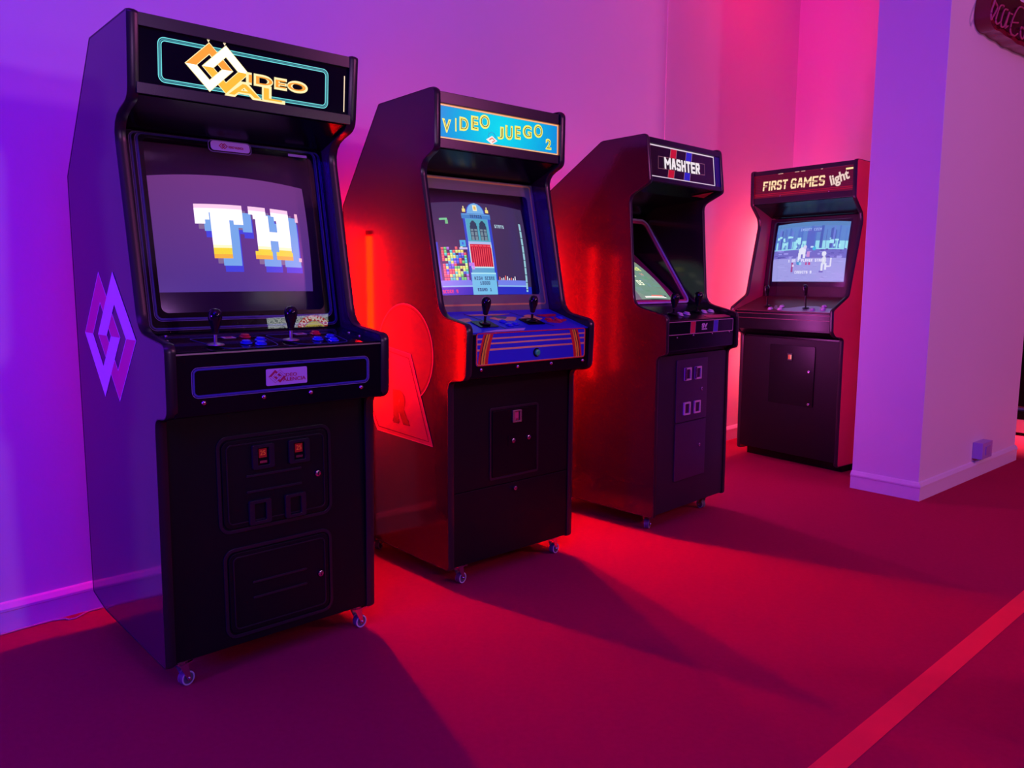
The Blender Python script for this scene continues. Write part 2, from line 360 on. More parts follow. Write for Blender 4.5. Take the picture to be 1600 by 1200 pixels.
# neon script sign high on the partition wall
sign = empty('neon_sign', pp(.75, 0, 2.42), math.atan2(PT.y, PT.x), 'dark red wall sign with script tube lettering high on the pillar wall', 'sign')
class SP:
    def __call__(s, t, z, off=0): return (t-.75, -off, z-2.42)
sp = SP()
OUT = [(.317, 2.60), (.293, 2.526), (.297, 2.47), (.327, 2.442), (.381, 2.427), (.447, 2.436), (.52, 2.427), (.579, 2.429), (.627, 2.430), (.717, 2.419), (.79, 2.428), (.882, 2.426), (1.013, 2.434), (1.30, 2.44), (1.36, 2.52), (1.33, 2.66), (1.10, 2.70), (.951, 2.683), (.827, 2.655), (.765, 2.645), (.704, 2.64), (.66, 2.70), (.55, 2.74), (.40, 2.72)]
OUTr = rnd(OUT, .03, 3)
plate(sp, OUTr, 0.0, .075).build('backing', mat('dark_red_plastic', (.20, .004, .02), .25), sign, smooth=True)
cxo, czo = .80, 2.55
INN = [(cxo+(x-cxo)*.93, czo+(z-czo)*.80) for x, z in OUTr]
plate(sp, INN, .0755, .079).build('face_panel', mat('deep_maroon_acrylic', (.055, .002, .008), .2), sign)
sh = .02
STR = [[(.33, 2.60), (.285, 2.534), (.235+sh, 2.482), (.245+sh, 2.452), (.283, 2.469), (.325, 2.509), (.332, 2.529), (.296, 2.545)],
       [(.416, 2.541), (.421, 2.550), (.376, 2.541), (.339, 2.496), (.325, 2.459), (.35, 2.448), (.393, 2.467)],
       [(.482, 2.542), (.436, 2.534), (.401, 2.482), (.402, 2.451), (.438, 2.450), (.471, 2.485), (.507, 2.539), (.475, 2.477), (.467, 2.452), (.50, 2.467)],
       [(.52, 2.534), (.556, 2.536)],
       [(.72, 2.60), (.67, 2.598), (.622, 2.575), (.562, 2.511), (.54, 2.462), (.562, 2.440), (.612, 2.440), (.653, 2.459)],
       [(.544, 2.494), (.649, 2.513)],
       [(.74, 2.50), (.70, 2.50), (.70, 2.46), (.74, 2.45), (.77, 2.50), (.74, 2.51)], [(.80, 2.47), (.86, 2.64), (.84, 2.65), (.81, 2.50), (.84, 2.45)],
       [(.98, 2.51), (.92, 2.53), (.88, 2.47), (.92, 2.45), (.97, 2.50), (.97, 2.45)]]
nm = mat('unlit_neon_glass', (.50, .10, .18), .15)
for st in STR:
    P = [Vector(p) for p in st]; sm = []
    for i in range(len(P)-1):
        a_, b_, c_, d_ = P[max(i-1, 0)], P[i], P[i+1], P[min(i+2, len(P)-1)]
        for k in range(6):
            t = k/6; sm.append(.5*((2*b_)+(-a_+c_)*t+(2*a_-5*b_+4*c_-d_)*t*t+(-a_+3*b_-3*c_+d_)*t**3))
    sm.append(P[-1]); m_ = MB(); m_.tube([sp(p.x, p.y, .093) for p in sm], .0045); m_.build('script_tube', nm, sign, smooth=True)

# display stand beyond the opening at the right
ds = empty('display_stand', (4.25, 6.35, 0), R(42), 'pale base and black display stand beyond the wall end at the right edge', 'stand')
m_ = MB(); m_.box(-.55, .75, -.35, .35, .02, .12); m_.build('plinth', mat('cream_paint', (.85, .72, .42), .5), ds, bevel=.004)
m_ = MB(); m_.box(-.55, .75, -.33, .35, .121, .185); m_.build('black_shelf', M['smooth'], ds, bevel=.003)
m_ = MB(); m_.box(-.50, .75, -.36, .33, .186, .215); m_.build('white_tray', mat('white_enamel', (.8, .78, .7), .4), ds, bevel=.003)
m_ = MB(); m_.box(-.54, .75, -.10, .30, .216, 2.1); m_.build('black_cabinet', M['smooth'], ds, bevel=.006)

# LED tubes standing behind the cabinets, against the back wall
def led_tube(x, y, z0, z1, col, s, label, halo=None):
    o = empty('led_tube', (x, y, 0), R(45.4), label, 'lamp', 'LED tubes behind the cabinets')
    m_ = MB(); m_.lathe([(.026, 0), (.026, .012), (.012, .02)], lambda a, b, h: (a, b, h)); m_.build('foot', M['matte'], o, smooth=True)
    m_ = MB(); m_.lathe([(.008, .02), (.008, z0)], lambda a, b, h: (a, b, h)); m_.build('stand_rod', M['matte'], o, smooth=True)
    m_ = MB(); m_.lathe([(.013, z0), (.013, z1)], lambda a, b, h: (a, b, h)); t_ = m_.build('lit_tube', mat('led_light', (.02, .02, .02), .5, emit=col, es=s), o, smooth=True)
    for zz in (z0, z1):
        m_ = MB(); m_.lathe([(.016, zz-.012), (.016, zz+.012)], lambda a, b, h: (a, b, h)); m_.build('end_cap', M['matte'], o, smooth=True)
    return o
led_tube(-.800, 3.318, .58, 1.34, (1.0, .002, .0), 320, 'red light tube standing at the wall between the nearest two cabinets')
led_tube(-.085, 4.02, .58, 1.34, (1.0, .002, .0), 404, 'red light tube standing at the wall between the second and third cabinets')
led_tube(.045, 4.02, .62, 1.30, (1.0, .002, .0), 200, 'short red light tube added to redden the flank of the third cabinet')  # extra tube added to brighten the third cabinet's flank
led_tube(.640, 4.760, .55, 1.36, (1.0, .135, .90), 80, 'red light tube standing at the wall behind the third cabinet')
led_tube(1.98, 6.02, .40, 1.60, (1.0, .14, .185), 56, 'rose light tube standing in the alcove corner behind the farthest cabinet')

# ---------------------------------------------------------------- cabinet parts
def side_panels(root, w, prof, m, th=.020, mold=None, mw=.026):
    Y = lambda x, p: (x, -p[0], p[1])
    for sgn in (-1, 1):
        x0 = sgn*w/2; x1 = sgn*(w/2-th)
        MB().prism([Y(x0, p) for p in prof], [Y(x1, p) for p in prof]).build('side_panel', m, root)
        # edging: a rounded band around the rim
        n = len(prof); cen = Vector((sum(p[0] for p in prof)/n, sum(p[1] for p in prof)/n))
        area = sum(prof[i][0]*prof[(i+1) % n][1]-prof[(i+1) % n][0]*prof[i][1] for i in range(n)); sg = 1 if area > 0 else -1
        nor = []
        for i in range(n):
            t = (Vector(prof[(i+1) % n])-Vector(prof[i-1])).normalized(); nor.append(Vector((t.y, -t.x))*sg)
        xa = sgn*(w/2+.0008); xb = sgn*(w/2-mw)
        cs = [(xa, -.0015), (xa, .0015), (xa*.7+xb*.3, .0042), (xa*.3+xb*.7, .0042), (xb, .0015), (xb, -.0015)]
        vs = []; fs = []
        for i in range(n):
            for x, o_ in cs: p = Vector(prof[i])+nor[i]*o_; vs.append((x, -p.x, p.y))
        k = len(cs)
        for i in range(n):
            j = (i+1) % n
            for c in range(k): c2 = (c+1) % k; fs.append((i*k+c, i*k+c2, j*k+c2, j*k+c))
        MB().add(vs, fs).build('edge_molding', mold or M['tmold'], root, smooth=True)
def carcass(root, w, prof, m, th=.0195):
    return MB().prism([(-w/2+th, -p[0], p[1]) for p in prof], [(w/2-th, -p[0], p[1]) for p in prof]).build('body', m, root)
def up_at(pl, u, s, off=0): return pl(u, s, off)
def joystick(root, pl, u, s, shaft='gloss', hgt=.095, lean=(0, 0), seat=None, ball=None, sc=1.0):
    base = pl(u, s, 0.0); B = Vector(base); n = Vector(pl(u, s, 1))-B; n = (n.normalized()*.4+Vector((0, 0, .6))).normalized()
    n = (n+Vector((lean[0], lean[1], 0))).normalized(); a = n.cross(Vector((0, 1, 0))).normalized(); b = n.cross(a)
    fn = lambda x, y, h: B+a*x+b*y+n*h
    if seat:
        m_ = MB(); plate(pl, [(u+x, s+y) for x, y in rrect(-.045, -.034, .045, .034, .008)], .0012, .0032, m_); st = m_.build('joystick_plate', M['smooth'], root)
    m_ = MB(); m_.lathe([(.022*sc, .004), (.020*sc, .007), (.0065, .010), (.0048, .011), (.0048, hgt-.055)], fn, 20); j = m_.build('joystick', M[shaft], root, smooth=True)
    k = (hgt-.050)
    m_ = MB(); m_.lathe([(.006, k), (.0095, k+.003), (.0105, k+.010), (.0150*sc, k+.030), (.0172*sc, k+.044), (.0160*sc, k+.056), (.0105*sc, k+.064), (.0, k+.067)], fn, 24); m_.build('joystick_handle', ball or M['gloss'], j, smooth=True)
    return j
def button(root, pl, u, s, m, r=.0145, h=.008, name='button', ring=None):
    O = lambda x, y, hh: pl(u+x, s+y, hh)
    m_ = MB(); m_.lathe([(r*1.12, .0015), (r*1.10, .004), (r*.98, .005), (r*.90, .0045)], O, 24); b_ = m_.build(name, ring or m, root, smooth=True)
    m_ = MB(); m_.lathe([(r*.80, .003), (r*.80, h), (r*.68, h+.0018), (r*.3, h+.0024), (.0, h+.0024)], O, 24); m_.build('plunger', m, b_, smooth=True)
def bolt(root, pl, u, s, r=.006, h=.0035, m=None, name='bolt'):
    m_ = MB(); m_.lathe([(r, 0.001), (r*.9, h*.5+.001), (r*.6, h*.9+.001), (0, h+.001)], lambda x, y, hh: pl(u+x, s+y, hh), 16); m_.build(name, m or M['chrome'], root, smooth=True)
def lock(root, pl, u, s, r=.0085, seat=True):
    if seat: m_ = MB(); m_.lathe([(r*2.0, .0005), (r*1.9, .005), (r*1.3, .006)], lambda x, y, hh: pl(u+x, s+y, hh), 24); l = m_.build('lock', M['smooth'], root, smooth=True)
    else: l = root
    m_ = MB(); m_.lathe([(r*1.1, .004), (r*1.1, .0105), (r*.85, .012), (r*.3, .0118)], lambda x, y, hh: pl(u+x, s+y, hh), 20); c = m_.build('lock_barrel', M['chrome'], l, smooth=True)
    m_ = MB(); plate(pl, [(u+x, s+y) for x, y in rrect(-r*.15, -r*.5, r*.15, r*.5)], .012, .0128, m_); m_.build('keyhole', M['matte'], l)
def caster(root, w, u, d, z, ang, pedal=True):
    c = MB(); x = u-w/2; y = -d; ca, sa = math.cos(R(ang)), math.sin(R(ang))
    T = lambda a, b, h: (x+a*ca-b*sa, y+a*sa+b*ca, h)
    def bx(mb, a0, a1, b0, b1, h0, h1):
        vs = [T(a, b, h) for h in (h0, h1) for b in (b0, b1) for a in (a0, a1)]
        mb.add(vs, [(0, 2, 3, 1), (4, 5, 7, 6), (0, 1, 5, 4), (2, 6, 7, 3), (0, 4, 6, 2), (1, 3, 7, 5)])
    bx(c, -.024, .024, -.022, .022, z-.006, z-.0005)
    o = c.build('caster', M['steel'], root, bevel=.0008)
    rw = .0215; ax = .016
    m_ = MB(); m_.lathe([(.015, z-.014), (.017, z-.0065)], lambda a, b, h: T(a, b, h), 20)
    for sg in (-1, 1):
        pts = [(-.013, z-.013), (.013, z-.013), (ax+.006, rw-.004), (ax-.005, rw-.005)]
        m_.prism([T(a, sg*.0125, h) for a, h in pts], [T(a, sg*.0150, h) for a, h in pts])
    bx(m_, -.014, .014, -.015, .015, z-.0165, z-.0125)
    m_.build('fork', M['chrome'], o)
    m_ = MB(); m_.lathe([(rw-.006, -.0095), (rw-.001, -.0095), (rw, -.0065), (rw, .0065), (rw-.001, .0095), (rw-.006, .0095)], lambda a, b, h: T(ax+a, h, rw+b), 28); m_.build('wheel', M['rubber'], o, smooth=True)
    for sg in (-1, 1):
        m_ = MB(); vs = []
        O_ = [(.0205*math.cos(2*math.pi*k/28), .0205*math.sin(2*math.pi*k/28)) for k in range(28)]; I_ = [(a*.80, b*.80) for a, b in O_]
        m_.ring([T(ax+a, sg*.0090, rw+b) for a, b in O_], [T(ax+a, sg*.0090, rw+b) for a, b in I_], [T(ax+a, sg*.0104, rw+b) for a, b in O_], [T(ax+a, sg*.0104, rw+b) for a, b in I_])
        m_.build('wheel_rim', M['wring'], o)
        m_ = MB(); m_.lathe([(.0045, .0), (.0045, .0175), (.003, .019)], lambda a, b, h: T(ax+a, sg*h, rw+b), 12); m_.build('axle_nut', M['chrome'], o, smooth=True)
    if pedal:
        m_ = MB(); pts = [(.0, z-.020), (.034, z-.016), (.046, z-.024), (.046, z-.027), (.033, z-.020), (.0, z-.024)]
        m_.prism([T(a, -.011, h) for a, h in pts], [T(a, .011, h) for a, h in pts]); m_.build('brake_pedal', M['chrome'], o)
    return o

def diamond_logo(pl, c1, c2, hu, hs, wd, off, layer, mats_, parent, th=.0006, edge=None, ew=0.0):
    """two interlocked diamond outlines; mats_: (upper left pair, lower left pair, upper right pair, lower right pair)"""
    def band(c, half, k):
        o = [(-hu, 0), (0, hs*half), (hu, 0)]; i = [(hu*(1-k), 0), (0, hs*(1-k)*half), (-hu*(1-k), 0)]
        return [(c[0]+x, c[1]+y) for x, y in o+i]
    order = [(c1, 1, mats_[0], 'logo_band'), (c2, -1, mats_[3], 'logo_band'), (c1, -1, mats_[1], 'logo_band'), (c2, 1, mats_[2], 'logo_band')]
    for n_, (c, half, m, nm_) in enumerate(order):
        o0 = off+n_*layer
        if edge:
            def grow(c, half, k, g):
                gu = g; gs = g*hs/hu
                o = [(-hu-gu, -g*0), (0, (hs+gs)*half), (hu+gu, 0)]; i = [(hu*(1-k)-gu, 0), (0, (hs*(1-k)-gs)*half), (-hu*(1-k)+gu, 0)]
                return [(c[0]+x, c[1]+y) for x, y in o+i]
            plate(pl, grow(c, half, wd, ew), o0, o0+layer*.45).build('logo_outline', edge, parent)
        plate(pl, band(c, half, wd), o0+layer*.45, o0+layer*.9).build(nm_, m, parent)

# ================================================================ cabinet 1 : VIDEO VAL
def cabinet_base(name, x, y, t, w, label, group='arcade cabinets along the back wall'):
    b = Vector((x, y)); W = Vector((math.cos(R(t)), math.sin(R(t))))
    c = b+W*w/2
    return empty(name, (c.x, c.y, 0), R(t), label, 'arcade machine', group)

def bezel_frame(pl, w, s0, s1, hole, r, th, parent, m, name='bezel', u_in=.0205):
    o_ = rrect(u_in, s0, w-u_in, s1, .002); i_ = rrect(*hole, r)
    return frame(pl, o_, i_, -th, 0, None).build(name, m, parent)

def cab1():
    w = .676
    root = cabinet_base('arcade_cabinet', -.974, 2.148, 42.8, w, 'nearest and tallest black arcade cabinet, VIDEO VAL marquee and white-magenta diamonds on its flank')
    prof = rnd([(-.615, .115), (-.49, .088), (.033, .077), (.050, .782), (.138, .790), (.143, .980), (-.042, 1.004), (-.150, 1.575), (-.024, 1.612), (.0, 1.822), (-.309, 1.813), (-.607, 1.462)],
               [.01, .02, .012, .03, .03, .02, .05, .07, .03, .006, .004, .004])
    side_panels(root, w, prof, M['lam'], mw=.028)
    carcass(root, w, [(-.605, .12), (-.485, .095), (.022, .084), (.030, .778), (.122, .802), (.122, .948), (-.122, .984), (-.36, 1.00), (-.42, 1.56), (-.212, 1.57), (-.055, 1.622), (-.032, 1.636), (-.024, 1.806), (-.309, 1.803), (-.598, 1.458)], M['panel'])
    low = Plane(w, (.03, .08), (.03, .78)); mq = Plane(w, (-.02, 1.63), (-.005, 1.815)); bz = Plane(w, (-.11, 1.03), (-.20, 1.56))
    cp = Plane(w, (.130, .960), (-.115, .996)); cpf = Plane(w, (.137, .79), (.140, .957)); ce = Plane(w, (-.200, 1.562), (-.03, 1.622))
    # marquee
    MQ = MB(); plate(mq, rrect(.0205, .018, w-.0205, .166), -.010, -.004, MQ); mar = MQ.build('marquee', M['gloss'], root)
    m_ = MB(); plate(mq, rrect(.0205, .160, w-.0205, .192), -.006, .004, m_); m_.build('marquee_retainer', M['tmold'], root, bevel=.001)
    m_ = MB(); plate(mq, rrect(.0205, -.006, w-.0205, .022), -.006, .004, m_); m_.build('marquee_retainer', M['tmold'], root, bevel=.001)
    cy = glow('cyan_backlit_line', (110, 235, 235), .95); cyd = glow('cyan_dim_backlit_line', (40, 150, 160), .8)
    outline(mq, .078, .030, .580, .144, .018, .0022, -.004, -.0034).build('marquee_line', cy, mar)
    outline(mq, .0815, .0335, .5765, .1405, .015, .0035, -.004, -.0036).build('marquee_line', cyd, mar)
    outline(mq, .0860, .038, .572, .136, .012, .0022, -.004, -.0034).build('marquee_line', cy, mar)
    gold = glow('gold_backlit', (255, 190, 20), 1.0); gold2 = glow('orange_backlit', (255, 160, 10), 1.0); wht = glow('white_backlit', (255, 250, 235), 1.5); edg = glow('cream_backlit_edge', (255, 236, 170), 1.1)
    diamond_logo(mq, (.2150, .0895), (.2610, .0900), .0645, .0615, .43, -.0034, .0005, (gold2, wht, wht, gold), mar, edge=edg, ew=.0028)
    for (tx, u0, s0, u1, s1, gm) in (('IDEO', .325, .0655, .504, .0905, gold2), ('AL', .268, .0265, .428, .0615, gold)):
        text(mq, tx, u0-.002, s0-.002, u1+.002, s1+.002, -.0012, bold=.055, shear=0, spacing=1.08).build('marquee_lettering_outline', edg, mar)
        text(mq, tx, u0+.002, s0+.002, u1-.002, s1-.002, -.0006, bold=.012, shear=0, spacing=1.08).build('marquee_lettering', gm, mar)
    sp_ = glow('light_leak', (255, 230, 190), 1.0)
    for u in (.213, .258): plate(mq, [(u-.004, .1595), (u+.004, .1595), (u, .153)], -.0039, -.0034).build('light_slit', sp_, mar)
    plate(mq, rrect(.634, .030, .637, .135), -.0039, -.0032).build('light_slit', sp_, mar)
    # speaker panel under the marquee
    m_ = MB(); plate(ce, rrect(.0205, .0, w-.0205, ce.L), -.004, .0, m_); spk = m_.build('speaker_panel', M['smooth'], root)
    # bezel with printed lines
    hole = (.090, .022, .605, .522)
    bzl = bezel_frame(bz, w, -.035, .537, hole, .02, .006, root, M['smooth'])
    for (u0, s0, u1, s1, r, wd, mm) in ((.052, -.028, .647, .602, .02, .0018, M['paleline']), (.0555, -.0245, .6435, .598, .018, .0045, M['blueline']), (.068, -.002, .632, .553, .022, .0022, M['paleline']), (.0715, .0015, .6285, .5495, .02, .006, M['blueline'])):
        s1 = min(s1, .5345); outline(bz, u0, s0, u1, s1, r, wd, .0002, .0008).build('printed_line', mm, bzl)
    m_ = MB(); plate(bz, rrect(.280, .524, .410, .5365, .006), .001, .0015, m_)
    bd = Plane(w, (-.197, 1.545), (-.198, 1.575))
    m_ = MB(); plate(bz, rrect(.284, .505, .406, .533, .010), .0034, .0044, m_); bdg = m_.build('name_badge', M['label'], bzl)
    outline(bz, .277, .500, .412, .5365, .013, .002, .0008, .0018).build('printed_line', M['paleline'], bzl)
    text(bz, 'VIDEO VALENCIA', .338, .514, .385, .521, .0046, bold=.02).build('badge_lettering', M['labelred'], bdg)
    diamond_logo(bz, (.318, .519), (.326, .519), .010, .009, .35, .0046, .0002, (M['labelred'],)*4, bdg)
    plate(bz, rrect(.535, .512, .600, .520), .001, .0016).build('rating_sticker', M['label'], bzl)
    RC = (.072, -.01, .640, .540); tb = picture_tube(bz, *RC, -.060, root)
    # picture
    W_, H_ = 150, 112; img = np.zeros((H_, W_, 3))
    yy, xx = np.mgrid[0:H_, 0:W_]; t = (xx/W_)[..., None]; v = (yy/H_)[..., None]
    base = L_(112, 58, 128)*(1-v)+L_(78, 52, 142)*v; base = base*(.86+.14*np.sin(xx/150*3.1)[..., None]); img[:] = base  # violet haze: raster glow with screen glare painted into the background
    def TL(ox, oy, s): # list of rects of the two letters (pixel units)
        X = lambda a: 40+ox+a; Y = lambda a: 28+oy+a
        T = [(0, 0, 44, 8), (0, 8, 9, 19), (9, 8, 13, 15), (35, 8, 44, 19), (31, 8, 35, 15), (14, 0, 31, 52)]
        Hh = [(50, 0, 67, 8), (54, 8, 69, 12), (72, 0, 90, 8), (75, 8, 90, 12), (56, 8, 69, 46), (77, 8, 90, 46), (60, 24, 86, 33), (53, 44, 70, 52), (74, 44, 91, 52)]
        return [(X(a), Y(b), X(c), Y(d)) for a, b, c, d in T+Hh]
    for r_ in TL(9, 13, 1): rect(img, *r_, L_(62, 70, 222))
    for r_ in TL(3, 5, 1): rect(img, *r_, L_(132, 112, 150))
    for r_ in TL(8, 7, 1): rect(img, *r_, L_(120, 178, 236))
    mask = np.zeros((H_, W_), bool)
    for r_ in TL(0, 0, 1): x0, y0, x1, y1 = r_; mask[y0:y1, x0:x1] = True
    grad = np.zeros((H_, 1, 3))
    for j in range(H_):
        q_ = (j-28)/52
        grad[j, 0] = L_(255, 214, 232)*1.1 if q_ < .07 else (L_(255, 250, 255)*1.35 if q_ < .74 else (L_(255, 250, 190)*1.2 if q_ < .80 else (L_(255, 232, 50) if q_ < .92 else L_(255, 190, 60))))
    img[mask] = np.broadcast_to(grad, img.shape)[mask]
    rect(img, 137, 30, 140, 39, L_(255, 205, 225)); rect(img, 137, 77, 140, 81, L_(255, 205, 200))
    crt(bz, img, .100, .088, .598, .425, -.060, tb, vcol_mat('crt_picture_title', 1.3), RC, bow=(.017, .0, .006, .004))
    m_ = MB(); plate(bz, rrect(.0225, -.034, w-.0225, .5345, .003), .0012, .0032, m_); m_.build('glass_pane', glass_mat('polished_smoked_pane', (0.88, 0.84, 0.90), 1.7, 0.006), root)
    # control panel
    m_ = MB(); plate(cp, rrect(.0205, .0, w-.0205, cp.L), -.010, .0, m_); con = m_.build('control_panel', M['gloss'], root, bevel=.003)
    for u in (.215, .440):
        P_ = rnd([(u-.095, .160), (u-.045, .012), (u+.115, .012), (u+.125, .150)], .03); stroke(cp, P_, .0022, .0002, .0008, closed=True).build('printed_line', M['blueline'], con)
    for u, s in ((.158, .049), (.386, .060)):
        joystick(con, cp, u, s, shaft='steel', hgt=.086, sc=1.10)
    for u, s, m in ((.283, .140, 'btn_red'), (.250, .060, 'btn_blue'), (.306, .088, 'btn_blue'), (.284, .040, 'btn_blue'), (.508, .138, 'btn_red'), (.472, .058, 'btn_blue'), (.526, .080, 'btn_blue'), (.512, .036, 'btn_blue')):
        button(con, cp, u, s, M[m], .0150, .009)
    for u, s in ((.238, .145), (.465, .150)):
        m_ = MB(); plate(cp, [(u-.018, s-.008), (u+.018, s-.008), (u+.014, s+.012), (u-.020, s+.012)], .0006, .0014, m_); lb = m_.build('instruction_label', M['label'], con)
        plate(cp, rrect(u-.010, s-.003, u+.008, s+.007), .0016, .002).build('label_print', M['labelred'], lb)
    for u, s in ((.036, .075), (.060, .135), (.080, .200), (.626, .135), (.630, .080)): bolt(con, cp, u, s, .0055, .003)
    # front face of the control panel
    m_ = MB(); plate(cpf, rrect(.0205, .0, w-.0205, cpf.L), -.008, .0, m_); cf = m_.build('control_panel_front', M['smooth'], root, bevel=.003)
    outline(cpf, .066, .047, .606, .129, .018, .0016, .0002, .0009).build('printed_line', M['paleline'], cf)
    outline(cpf, .069, .050, .603, .126, .016, .0055, .0002, .0007).build('printed_line', M['blueline'], cf)
    m_ = MB(); plate(cpf, rrect(.272, .064, .397, .111, .004), .0006, .0016, m_); tg_ = m_.build('maker_plate', M['label'], cf)
    diamond_logo(cpf, (.299, .089), (.313, .089), .019, .0175, .34, .0017, .0002, (M['labelred'], M['label'], M['label'], M['labelred']), tg_, edge=M['labelred'], ew=.0012)
    text(cpf, 'IDEO', .327, .087, .365, .096, .0018, bold=.01).build('plate_lettering', M['labelred'], tg_)
    text(cpf, 'ALENCIA', .322, .074, .392, .084, .0018, bold=.01).build('plate_lettering', M['labelred'], tg_)
    for u in (.096, .264, .408, .577): bolt(cf, cpf, u, .0345, .0068, .005)
    m_ = MB(); plate(cpf, rrect(.024, .1625, w-.024, .1665, .001), .0002, .0014, m_); m_.build('front_trim', M['steel'], cf)
    # lower front
    m_ = MB(); plate(low, rrect(.0205, .003, w-.0205, .700, .004), -.006, .0, m_); fp = m_.build('front_panel', M['panel'], root, bevel=.003)
    def door(u0, s0, u1, s1, slots, bars, lk, blanks=()):
        m_ = MB(); plate(low, rrect(u0, s0, u1, s1, .024), .0002, .006, m_); d = m_.build('coin_door', M['panel'], root, bevel=.002)
        outline(low, u0-.014, s0-.014, u1+.014, s1+.014, .034, .010, .0002, .0045).build('door_frame', M['tmold'], d, bevel=.0008)
        outline(low, u0+.012, s0+.012, u1-.012, s1-.012, .016, .0035, .006, .0085).build('door_rib', M['tmold'], d, bevel=.0006)
        for s in bars:
            m_ = MB(); plate(low, rrect(u0+.07, s-.0035, u0+.245, s+.0035, .003), .006, .0095, m_); m_.build('vent_bar', M['tmold'], d, bevel=.001)
        for (u, s) in slots+list(blanks):
            m_ = MB(); frame(low, rrect(u-.034, s-.036, u+.034, s+.036, .006), rrect(u-.018, s-.026, u+.018, s+.026, .003), .006, .016, m_); b = m_.build('coin_slot', M['tmold'], d, bevel=.001)
            if (u, s) in slots:
                plate(low, rrect(u-.018, s-.026, u+.018, s+.026), .006, .0085).build('slot_button', M['smooth'], b)
                plate(low, rrect(u-.012, s-.004, u+.012, s+.022), .0088, .0096).build('lit_price_window', glow('red_lit_window', (150, 10, 2), .40), b)
                text(low, '25', u-.008, s+.003, u+.008, s+.017, .0098).build('price_lettering', glow('amber_lit_print', (235, 80, 30), .40), b)
                plate(low, rrect(u-.010, s-.020, u+.012, s-.013), .0088, .011).build('coin_mouth', M['chrome'], b)
        lock(d, low, lk[0], lk[1]+.0)
    door(.180, .355, .515, .612, [(.302, .556), (.417, .556)], (.502, .455), (.479, .476), blanks=[(.287, .393), (.400, .392)])
    door(.188, .040, .510, .282, [], (.183, .136), (.480, .156))
    # flank decal
    for sd in (-1,):
        sl = SidePlane(w, sd)
        D = empty('flank_decal', (0, 0, 0)); bpy.data.objects.remove(D)
        m_ = MB(); holder = plate(sl, [(-.358, 1.152), (-.353, 1.152), (-.3555, 1.158)], .0003, .0005, m_).build('flank_decal', M['white_dec'], root)
        diamond_logo(sl, (-.3560, .982), (-.2245, .982), .162, .181, .46, .0004, .0003, (M['mag_dec'], M['white_dec'], M['white_dec'], M['mag_dec']), holder, edge=M['white_dec'], ew=.004)
    for u, d, a in ((.050, .005, 15), (.625, .0, 5), (.06, -.50, 30), (.62, -.50, 10)): caster(root, w, u, d, .085, a)
    return root
cab1()

